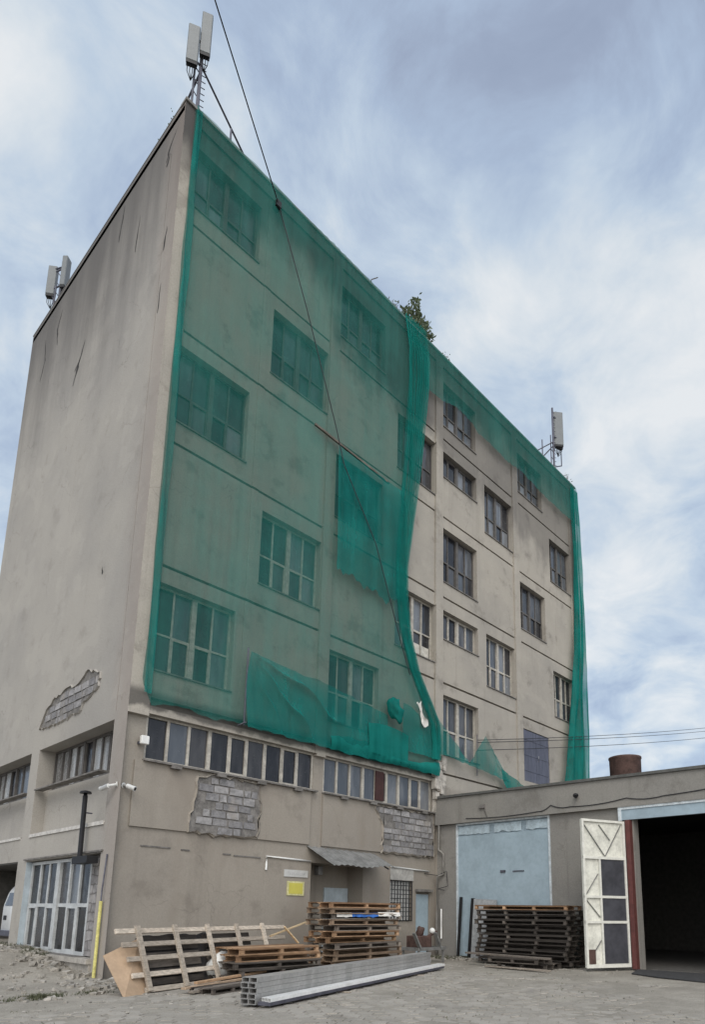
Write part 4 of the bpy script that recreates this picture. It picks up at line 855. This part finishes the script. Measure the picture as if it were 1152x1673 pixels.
bm = BM(); tube(bm, [(0, 0, -0.05), (0, 0, 1.78)], 0.038, 10); obj('pipe', bm, M_YELP, gp); bm = BM(); tube(bm, [(0, 0, 1.78), (0, 0, 2.05), (0.04, 0, 2.9)], 0.018, 6); obj('riser', bm, M_MAST, gp)
cablething('white_conduit', 'bent white conduit on the front wall left of the canopy', 'pipe', [(4.5, 0.07, 2.76), (4.5, 0.07, 3.15), (6.15, 0.07, 3.11)], 0.028, M_WHITE, 8, 2)
cablething('white_conduit', 'straight white conduit on the front wall right of the canopy', 'pipe', [(9.75, 0.03, 3.15), (11.85, 0.07, 3.09)], 0.028, M_WHITE, 8, 2)
bm = BM(); box(bm, 5.17, 6.07, 0.075, 0.098, 2.60, 2.81); ns = tag(obj('name_plate', bm, simple('plate_white', (0.50, 0.50, 0.485), .5, var=.1)), 'narrow white plate with faded grey lettering above the yellow sign', 'sign')
bm = BM()
for i in range(9):
    x = 5.28+i*0.077
    for k in range(2): box(bm, x+k*0.03, x+k*0.03+0.018, 0.070, 0.0735, 2.67, 2.73+0.02*((i+k) % 2))
obj('faded_lettering', bm, simple('faded_grey', (0.42, 0.42, 0.42), .7), ns)
bm = BM(); box(bm, 5.30, 5.94, 0.075, 0.098, 2.05, 2.47); ys = tag(obj('yellow_sign', bm, simple('plate_cream', (0.60, 0.57, 0.30), .5)), 'yellow square sign with pale border on front wall', 'sign')
bm = BM(); box(bm, 5.36, 5.88, 0.070, 0.0735, 2.10, 2.42); obj('sign_face', bm, M_YELS, ys)

# ------------------------------------------------------------------ timber
def pallet_proto(name, L, Wd, mt, seed, nb=6, bottom=True, thick=0.022, hgt=0.125):
    rng = random.Random(seed); r = link(bpy.data.objects.new(name, None)); r.empty_display_size = .2
    bm = BM(); bw = Wd/nb*0.78
    for i in range(nb):                       # deck boards run along X
        y = -Wd/2+bw/2+i*(Wd-bw)/(nb-1); e0, e1 = rng.uniform(-.03, .02), rng.uniform(-.02, .03)
        if rng.random() < 0.12: e1 -= rng.uniform(.1, .5)
        box(bm, -L/2+e0, L/2+e1, y-bw/2, y+bw/2, hgt, hgt+thick)
    obj('deck', bm, mt, r)
    for k, y in enumerate((-Wd/2+.05, 0, Wd/2-.05)):
        bm = BM()
        if k == 1: box(bm, -L/2+.02, L/2-.02, y-.02, y+.02, thick+.001, hgt-.022)
        for x in [] if k == 1 else [(-L/2+.05)+i*(L-.10)/(2 if L < 3 else 3) for i in range(3 if L < 3 else 4)]: box(bm, x-.045, x+.045, y-.045, y+.045, thick+.001, hgt-.022)
        if bottom: box(bm, -L/2+rng.uniform(-.02, .02), L/2+rng.uniform(-.02, .02), y-.05, y+.05, 0, thick)
        box(bm, -L/2, L/2, y-.048, y+.048, hgt-.021, hgt-.001)
        obj('runner', bm, mt, r)
    return r
ORD = ['lowest', 'second', 'third', 'fourth', 'fifth', 'sixth', 'seventh', 'eighth', 'ninth', 'tenth', 'eleventh', 'twelfth', 'thirteenth', 'fourteenth']
protos = {}
def place_pallet(kind, loc, rz, label, group, tilt=(0, 0)):
    if kind not in protos:
        spec = {'brown': (2.65, 1.0, M_W_BRN, 1), 'grey': (2.6, 1.05, M_W_GREY, 2), 'orange': (2.6, 0.98, M_W_ORG, 3), 'dark': (3.3, 1.0, M_W_DARK, 4), 'darkorange': (3.3, 1.0, M_W_ORG, 5), 'rot': (1.6, 1.0, M_W_DARK, 6), 'low': (2.35, 1.0, M_W_ORG, 7), 'lowdark': (2.35, 1.05, M_W_DARK, 8)}[kind]
        protos[kind] = pallet_proto('pallet', *spec); o = protos[kind]
    else: o = copy_tree(protos[kind])
    o.location = loc; o.rotation_euler = (tilt[0], tilt[1], rz); tag(o, label, 'pallet', group); return o
rng = random.Random(21)
# tall stack in front of the entrance
seq = ['brown', 'brown', 'brown', 'brown', 'grey', 'orange', 'orange', 'grey', 'brown', 'grey', 'brown', 'orange']
z = 0.03
for i, k in enumerate(seq):
    last = i == len(seq)-1
    lab = 'topmost pale brown pallet of the tall stack by the entrance' if last else '%s pallet from the ground in the tall stack by the entrance' % ORD[i]
    place_pallet(k, (5.97+rng.uniform(-.12, .12), -2.22+rng.uniform(-.08, .08), z), R(rng.uniform(-3.5, 3.5)), lab, 'pallets of the tall stack', (R(rng.uniform(-.5, .5)), R(rng.uniform(-.5, .5))))
    z += 0.148+rng.uniform(0, .006)
ZTALL = z
# low stack to its left
z = 0.03
for i, (k, lab) in enumerate((('lowdark', 'lowest dark pallet of the low stack left of the tall stack'), ('lowdark', 'second dark pallet of the low stack left of the tall stack'), ('lowdark', 'third dark pallet right under the orange brown ones'), ('low', 'fourth pallet of the low stack, orange brown'), ('low', 'top orange brown pallet of the low stack'))):
    place_pallet(k, (2.65+rng.uniform(-.08, .08), -2.72+rng.uniform(-.05, .05), z), R(rng.uniform(-3, 5)), lab, 'pallets of the low stack'); z += 0.150
# dark stack by the garage
z = 0.06
for i in range(12):
    k = 'darkorange' if i == 11 else 'dark'
    lab = 'top orange brown pallet of the dark stack before the blue door' if i == 11 else '%s pallet from the ground in the dark stack before the blue door' % ORD[i]
    place_pallet(k, (11.32+rng.uniform(-.06, .06), -4.52+rng.uniform(-.10, .10), z), R(90+rng.uniform(-1.5, 1.5)), lab, 'pallets of the dark stack', (0, R(rng.uniform(-.3, .3)))); z += 0.1485
for i, (x, y, zz, a, lab) in enumerate(((10.35, -5.1, 0.05, 93, 'rotten dark pallet lying flat before the dark stack'), (10.0, -5.0, 0.20, 95, 'dark boards pallet on top of the rotten one before the dark stack'))):
    place_pallet('rot', (x, y, 0.03+i*0.149), R(a), lab, 'loose pallets before the dark stack')
def plank(name, label, p, q, w, h, mt, cat='plank', group=None, up=(0, 0, 1)):
    bm = BM(); bar(bm, p, q, w, h, up); bevel(bm, 0.004); return tag(obj(name, bm, mt), label, cat, group)
plank('plank', 'long dark plank lying on the rotten pallets by the garage', (10.1, -3.0, 0.36), (9.75, -6.1, 0.345), 0.22, 0.05, M_W_DARK)
plank('plank', 'thin grey plank on the ground nearest the yard by the dark stack', (9.55, -4.1, 0.05), (9.45, -6.3, 0.05), 0.14, 0.04, M_W_GREY)
# boards leaning on the blue door
plank('leaning_bar', 'thin black bar leaning upright on the blue door, the left one', (12.02, -1.15, 0.06), (12.20, -1.17, 2.15), 0.10, 0.06, M_BLACK, 'bar', up=(1, 0, 0))
plank('leaning_bar', 'black bar leaning on the blue door next to the dark pallets', (11.98, -1.68, 0.06), (12.18, -1.72, 2.10), 0.13, 0.08, M_BLACK, 'bar', up=(1, 0, 0))
bm = BM(); hexa(bm, [(11.92, -2.75, .05), (11.92, -1.78, .05), (11.95, -1.78, .05), (11.95, -2.75, .05), (12.14, -2.75, 2.04), (12.14, -1.78, 2.08), (12.17, -1.78, 2.08), (12.17, -2.75, 2.04)]); tag(obj('leaning_board', bm, simple('grey_panel', (.30, .31, .32), .6)), 'grey panel leaning on the blue door behind the dark pallets', 'panel')
# timber lattice frame
B0 = Vector((-0.46, -3.22, 0.03)); T0 = Vector((-0.605, -2.775, 1.197)); D = Vector((0.956, 0.292, 0.0)).normalized()
fr = thing('lattice_frame', 'pale timber lattice frame leaning to the right of the tan board', 'frame', B0)
upv = (T0-B0); nrm = D.cross(upv).normalized()
if nrm.dot(CP-B0) < 0: nrm = -nrm
for i in range(5):
    a = D*(i*0.985)+nrm*0.035; b_ = a+upv*(1.06)+D*(0.02*i)
    bm = BM(); bar(bm, a, b_, 0.115, 0.055, nrm); bevel(bm, 0.005); obj('upright', bm, M_W_PALE, fr)
for k, (f, s) in enumerate(((0.03, 0.08), (0.27, 0.33), (0.53, 0.36), (0.76, 0.42), (0.98, 0.52))):
    a = upv*f-D*s-nrm*0.012; bm = BM(); bar(bm, a, a+D*(4.6+s+0.1*k), 0.10, 0.05, nrm); bevel(bm, 0.005); obj('rail', bm, M_W_PALE, fr)
# tan board
bb = [Vector((-1.02, -3.50, 0.03)), Vector((-0.30, -3.18, 0.03)), Vector((-0.42, -2.66, 1.08)), Vector((-1.22, -2.90, .78))]
n_ = (bb[1]-bb[0]).cross(bb[3]-bb[0]).normalized()
if n_.dot(CP-bb[0]) < 0: n_ = -n_
bm = BM(); hexa(bm, [p-n_*0.10 for p in bb]+[p-n_*0.085 for p in bb]); tag(obj('hardboard_sheet', bm, M_TAN), 'tan hardboard sheet leaning at the left end of the lattice frame', 'board')
# dark junk behind the frame
for i, (s, w, h, lab) in enumerate(((0.35, 1.75, .92, 'dark old pallet standing on edge behind the left of the lattice frame'), (2.2, 1.6, .90, 'dark old pallet standing on edge behind the middle of the lattice frame'))):
    o = copy_tree(protos['rot']); c = B0+D*(s+0.6)+Vector((-.292, .956, 0))*0.52
    o.location = (c.x, c.y, 0.54); o.rotation_euler = (R(72), 0, math.atan2(D.y, D.x)); tag(o, lab, 'pallet', 'dark pallets behind the lattice frame')
def darksheet(u, v):
    c = B0+D*(0.15+3.2*u)+Vector((-D.y, D.x, 0))*(0.30+0.32*v); h_ = 1.02-0.25*max(0, u-.7)/.3+0.07*noise.noise(Vector((u*9, 3, 1)))
    q = c+Vector((0, 0, 0.02+h_*v))+Vector((-D.y, D.x, 0))*0.07*noise.noise(Vector((u*7, v*4, 2))); return tuple(q)
tag(obj('dark_backing', sheet(darksheet, 50, 14), simple('near_black_backing', (0.035, 0.032, 0.032), .8, var=.5), smooth=True), 'crumpled dark backing sheet added to darken the gaps behind the lattice frame', 'sheet')  # added backing, near black so the gaps between the rails read dark
bm = BM(); bmesh.ops.create_icosphere(bm, subdivisions=3, radius=0.4)
for vv in bm.verts: vv.co *= 1+0.25*noise.noise(vv.co*3.2); vv.co.z = max(-0.28, vv.co.z*0.85); vv.co.y *= .6
for f in bm.faces: f.smooth = True
o = obj('plastic_sack', bm, M_WHITE); o.location = (1.72, -2.35, 0.33); tag(o, 'crumpled white plastic sack behind the lattice frame', 'sack')
# low debris planks at the foot of the frame
for i, (p, q, w, h, mt, lab) in enumerate((
    ((-0.05, -3.75, .10), (2.2, -3.15, .16), .12, .04, M_W_BRN, 'brown plank on the rubbish at the foot of the lattice frame'),
    ((0.0, -3.95, .05), (1.9, -3.5, .06), .14, .04, M_W_GREY, 'grey plank lowest in the rubbish before the lattice frame'),
    ((0.3, -3.6, .17), (2.4, -3.0, .24), .10, .05, M_W_ORG, 'orange brown batten slanting up to the low pallet stack'),
    ((0.5, -4.0, .11), (1.6, -3.7, .13), .16, .04, M_W_DARK, 'dark board end poking out near the steel tubes'))):
    plank('scrap_plank', lab, p, q, w, h, mt)
o = copy_tree(protos['rot']); o.scale = (.75, .6, .8); o.location = (0.75, -3.85, 0.0); o.rotation_euler = (0, 0, R(17)); tag(o, 'small dark broken pallet lying under scrap planks', 'pallet')
plank('broken_lath', 'fresh yellow lath slanting up against the tall pallet stack', (2.75, -2.65, 1.0), (3.85, -2.62, 1.32), 0.07, 0.035, M_W_NEW)
plank('broken_lath', 'fresh yellow lath crossing below the slanting one', (3.12, -2.70, 1.22), (3.60, -2.66, 0.82), 0.06, 0.03, M_W_NEW)
# blue and white sheeting in the tall stack
def tarp(x0, x1, y, z, label, name, mt, seed):
    bm = BM(); n = 24; G = []
    for i in range(n+1):
        x = x0+(x1-x0)*i/n; k = 0.03*noise.noise(Vector((x*4, seed, 0)))
        G.append([bm.verts.new((x, y+0.25, z)), bm.verts.new((x, y-0.03, z+0.01)), bm.verts.new((x, y-0.05+k, z-0.05+k)), bm.verts.new((x, y-0.06+k, z-0.10-0.03*noise.noise(Vector((x*6, seed, 3)))))])
    for A_, B_ in zip(G, G[1:]):
        for k in range(3): bm.faces.new((A_[k], B_[k], B_[k+1], A_[k+1])).smooth = True
    tag(obj(name, bm, mt), label, 'sheet')
tarp(5.3, 6.3, -2.72, ZTALL-0.29, 'strip of bright blue tarp hanging between upper pallets of tall stack', 'blue_tarp', M_TARP, 1)
tarp(4.75, 5.3, -2.72, ZTALL-0.29, 'scrap of white sheeting left of the blue tarp in the tall stack', 'white_sheeting', M_CLOTH, 4)
tarp(6.3, 7.2, -2.72, ZTALL-0.27, 'scrap of white sheeting right of the blue tarp in the tall stack', 'white_sheeting', M_CLOTH, 9)

# ------------------------------------------------------------------ steel sections
PD = Vector((7.97, 2.74, 0)).normalized(); PN = Vector((-PD.y, PD.x, 0)); P0 = Vector((-0.137, -6.25, 0.05)); LEN = 8.2
def rect_tube(name, loc, L, w, h, th, mt):
    bm = BM()
    def V(a, s, t_): return PD*a+PN*s+Vector((0, 0, t_))
    def ring(a, i): return [bm.verts.new(V(a, s, t_)) for s, t_ in ((i, i), (w-i, i), (w-i, h-i), (i, h-i))]
    o0, o1, i0, i1 = ring(0, 0), ring(L, 0), ring(0, th), ring(L, th)
    for k in range(4):
        j = (k+1) % 4
        bm.faces.new((o0[k], o0[j], o1[j], o1[k])); bm.faces.new((i0[j], i0[k], i1[k], i1[j])); bm.faces.new((o0[j], o0[k], i0[k], i0[j])); bm.faces.new((o1[k], o1[j], i1[j], i1[k]))
    o = obj(name, bm, mt); o.location = loc; return o
ROWN = ['bottom', 'second', 'middle', 'fourth', 'top']
first = None
for c in range(2):
    for rr in range(5):
        off = random.uniform(-.03, .03)
        loc = P0+PN*(c*0.152+(0.004 if rr % 2 else 0))+Vector((0, 0, rr*0.0885))+PD*off
        if first is None: first = rect_tube('steel_tube', loc, LEN, 0.148, 0.084, 0.006, M_GALV); o = first
        else: o = first.copy(); link(o); o.location = loc
        tag(o, 'long steel box tube, %s row of the bundle, on the %s side' % (ROWN[rr], 'yard' if c == 0 else 'wall'), 'steel tube', 'bundle of steel box tubes')
first = None
for k, lab in enumerate(('nearest the yard', 'in the middle', 'nearest the box tubes')):
    loc = P0-PN*(0.28-k*0.085)+Vector((0, 0, 0.055))+PD*(0.02+0.03*k)
    if first is None: first = rect_tube('bright_profile', loc, LEN+0.35, 0.050, 0.06, 0.004, M_ALU); o = first
    else: o = first.copy(); link(o); o.location = loc
    tag(o, 'slim bright aluminium profile before the tube bundle, the one %s' % lab, 'profile', 'bright profiles before the tubes')
bm = BM(); c = P0-PN*0.165+Vector((0, 0, 0.025)); bar(bm, c, c+PD*(LEN+.3), 0.24, 0.055); o = tag(obj('dark_profile', bm, M_MAST), 'flat dark steel section under the bright aluminium profiles', 'profile')
for k, s in enumerate((2.6, 6.6)):
    bm = BM(); c = P0+PD*s-PN*0.42; bar(bm, Vector((c.x, c.y, -0.012)), Vector((c.x, c.y, -0.012))+PN*0.8, 0.09, 0.066); bevel(bm, .005)
    tag(obj('timber_bearer', bm, M_W_PALE), 'short timber bearer under the steel sections, the %s one' % ('near' if k == 0 else 'far'), 'bearer', 'bearers under the steel')

# ------------------------------------------------------------------ scrap by the side door
sm = thing('scrap_trolley', 'grey steel trough with rusty machine part beside the small blue door', 'scrap', (9.45, -1.6, 0))
bm = BM()
for (a, b_) in (((-.55, -.35), (.85, -.35)), ((-.55, .35), (.85, .35))): bar(bm, (a[0], a[1], .45), (b_[0], b_[1], .45), .08, .10)
for x in (-.5, .8): bar(bm, (x, -.35, .45), (x, .35, .45), .08, .1)
for x in (-.45, .75):
    for y in (-.33, .33): bar(bm, (x, y, 0), (x, y, .45), .06, .06)
bar(bm, (-.45, -.38, .48), (-.75, -.38, .95), .12, .05); bar(bm, (.55, -.38, .48), (.30, -.38, .95), .12, .05)
obj('frame', bm, M_TIN, sm)
bm = BM(); box(bm, -.35, .35, -.2, .3, .48, .85); tube(bm, [(-.1, 0, .85), (-.05, -.1, 1.12)], .12, 10); tube(bm, [(.2, -.1, .8), (.6, -.2, .98)], .05, 8); tube(bm, [(.15, .1, .85), (.25, .1, 1.1)], .07, 8); bevel(bm, .02); obj('machine', bm, M_RUST, sm)
bm = BM(); bmesh.ops.create_icosphere(bm, subdivisions=2, radius=.1); o = obj('white_cap', bm, M_WHITE, sm, True); o.location = (.42, -.15, 1.0)

# ------------------------------------------------------------------ white van in the dark bay
vn = thing('white_van', 'white van with rounded roof parked in the dark bay at far left', 'van', (0.35, 6.62, 0.5))
bm = BM(); prof = [(-.0, .25), (0.0, 1.15), (.12, 1.62), (.30, 1.86), (.60, 1.95), (3.4, 1.95), (3.45, .25)]
for y0, y1 in ((0.05, 1.9),):
    ca = [bm.verts.new((x, y0, z)) for x, z in prof]; cb = [bm.verts.new((x, y1, z)) for x, z in prof]
    bm.faces.new(ca); bm.faces.new(cb[::-1])
    for k in range(len(prof)): bm.faces.new((ca[k], cb[k], cb[(k+1) % len(prof)], ca[(k+1) % len(prof)]))
bevel(bm, .06); obj('body', bm, simple('white_van_paint', (.66, .67, .67), .35, var=.08), vn, True)
bm = BM(); hexa(bm, [(-.012, .25, 1.17), (-.012, 1.7, 1.17), (.02, 1.7, 1.17), (.02, .25, 1.17), (.085, .3, 1.58), (.085, 1.65, 1.58), (.13, 1.65, 1.58), (.13, .3, 1.58)]); obj('windscreen', bm, M_GLASSB, vn)
for y in (0.35, 1.55):
    bm = BM(); box(bm, -.02, .03, y-.12, y+.12, .72, .86); obj('lamp', bm, M_BLACK, vn)
bm = BM(); box(bm, -.08, .05, .08, 1.87, .22, .40); bevel(bm, .02); obj('bumper', bm, M_MAST, vn)
for x in (.7, 2.8):
    for y in (.12, 1.83):
        bm = BM(); tube(bm, [(x, y-.09, .22), (x, y+.09, .22)], .30, 16); obj('wheel', bm, M_RUBBER, vn)

# ------------------------------------------------------------------ stuff: rubble, weeds, litter
bm = BM(); rng = random.Random(33)
def stone(x, y, s, flat=0.6):
    z = gh(x, y)
    vs = [Vector((rng.uniform(.5, 1)*s*sx, rng.uniform(.5, 1)*s*sy, rng.uniform(.5, 1)*s*flat*sz)) for sz in (-1, 1) for sx, sy in ((-1, -1), (1, -1), (1, 1), (-1, 1))]
    a = rng.uniform(0, 6.3); mr = Matrix.Rotation(a, 3, 'Z') @ Matrix.Rotation(rng.uniform(-.4, .4), 3, 'X')
    hexa(bm, [mr @ q+Vector((x, y, z+s*flat*.35)) for q in vs])
for _ in range(240): stone(rng.uniform(-3.5, -0.05), rng.uniform(-1.5, 6.5), rng.choice([.02, .03, .04, .06]))
for _ in range(150): stone(-abs(rng.gauss(0.05, .5)), rng.uniform(0.3, 6), rng.choice([.03, .05, .08, .11]))
for _ in range(70): stone(rng.uniform(-4.5, -.2), -2.4+rng.gauss(0, .5)-.25*rng.random(), rng.choice([.02, .035, .05, .07]))
for _ in range(60): stone(rng.gauss(-0.3, .35), rng.gauss(-1.2, .5), rng.choice([.04, .06, .10]))
for _ in range(70): stone(rng.uniform(11.0, 12.1), rng.uniform(-2.2, -.3), rng.choice([.03, .05, .09]))
for _ in range(160): stone(rng.uniform(-6, 11), rng.uniform(-13, -4), rng.choice([.01, .015, .02, .03]), .4)
for _ in range(45): stone(8.5+rng.gauss(0, .9), -2.2+rng.gauss(0, .5), rng.choice([.02, .03, .05]), .3)
for _ in range(120): stone(rng.uniform(-4, 3), -4.6+rng.gauss(0, .5), rng.choice([.012, .02, .03]), .35)
for _ in range(90): stone(rng.uniform(7.5, 12), rng.uniform(-8, -2.3), rng.choice([.012, .02, .03]), .4)
o = obj('rubble', bm, simple('rubble_stone', (.30, .28, .25), .95, var=.45, scale=3)); o['kind'] = 'stuff'
bm = BM()
def tuft(x, y, n, h):
    for _ in range(n):
        p = Vector((x+rng.gauss(0, .09), y+rng.gauss(0, .09), gh(x, y))); t_ = p+Vector((rng.gauss(0, .5)*h, rng.gauss(0, .5)*h, h*rng.uniform(.5, 1))); w = Vector((rng.uniform(-.012, .012), rng.uniform(-.012, .012), 0))
        bm.faces.new([bm.verts.new(p-w), bm.verts.new(p+w), bm.verts.new(t_)])
for _ in range(26): tuft(-rng.uniform(.1, .5), rng.uniform(3.0, 7.2), 26, .16)
for _ in range(26): tuft(rng.uniform(-4.2, -.5), -2.45+rng.gauss(0, .16), 22, .07)
for _ in range(12): tuft(-2.2+rng.gauss(0, .12), -2.5+rng.gauss(0, .1), 30, .10)
for _ in range(14): tuft(rng.uniform(11.3, 12.1), rng.uniform(-1.6, -.3), 30, .16)
for _ in range(45): tuft(rng.uniform(-6, 10), rng.uniform(-12, -4), 7, .035)
for _ in range(16): tuft(rng.uniform(.1, 5), rng.uniform(-.2, 0.05), 16, .12)
o = obj('weeds', bm, leafmat('weed_green', (.055, .065, .032), (.13, .13, .075))); o['kind'] = 'stuff'
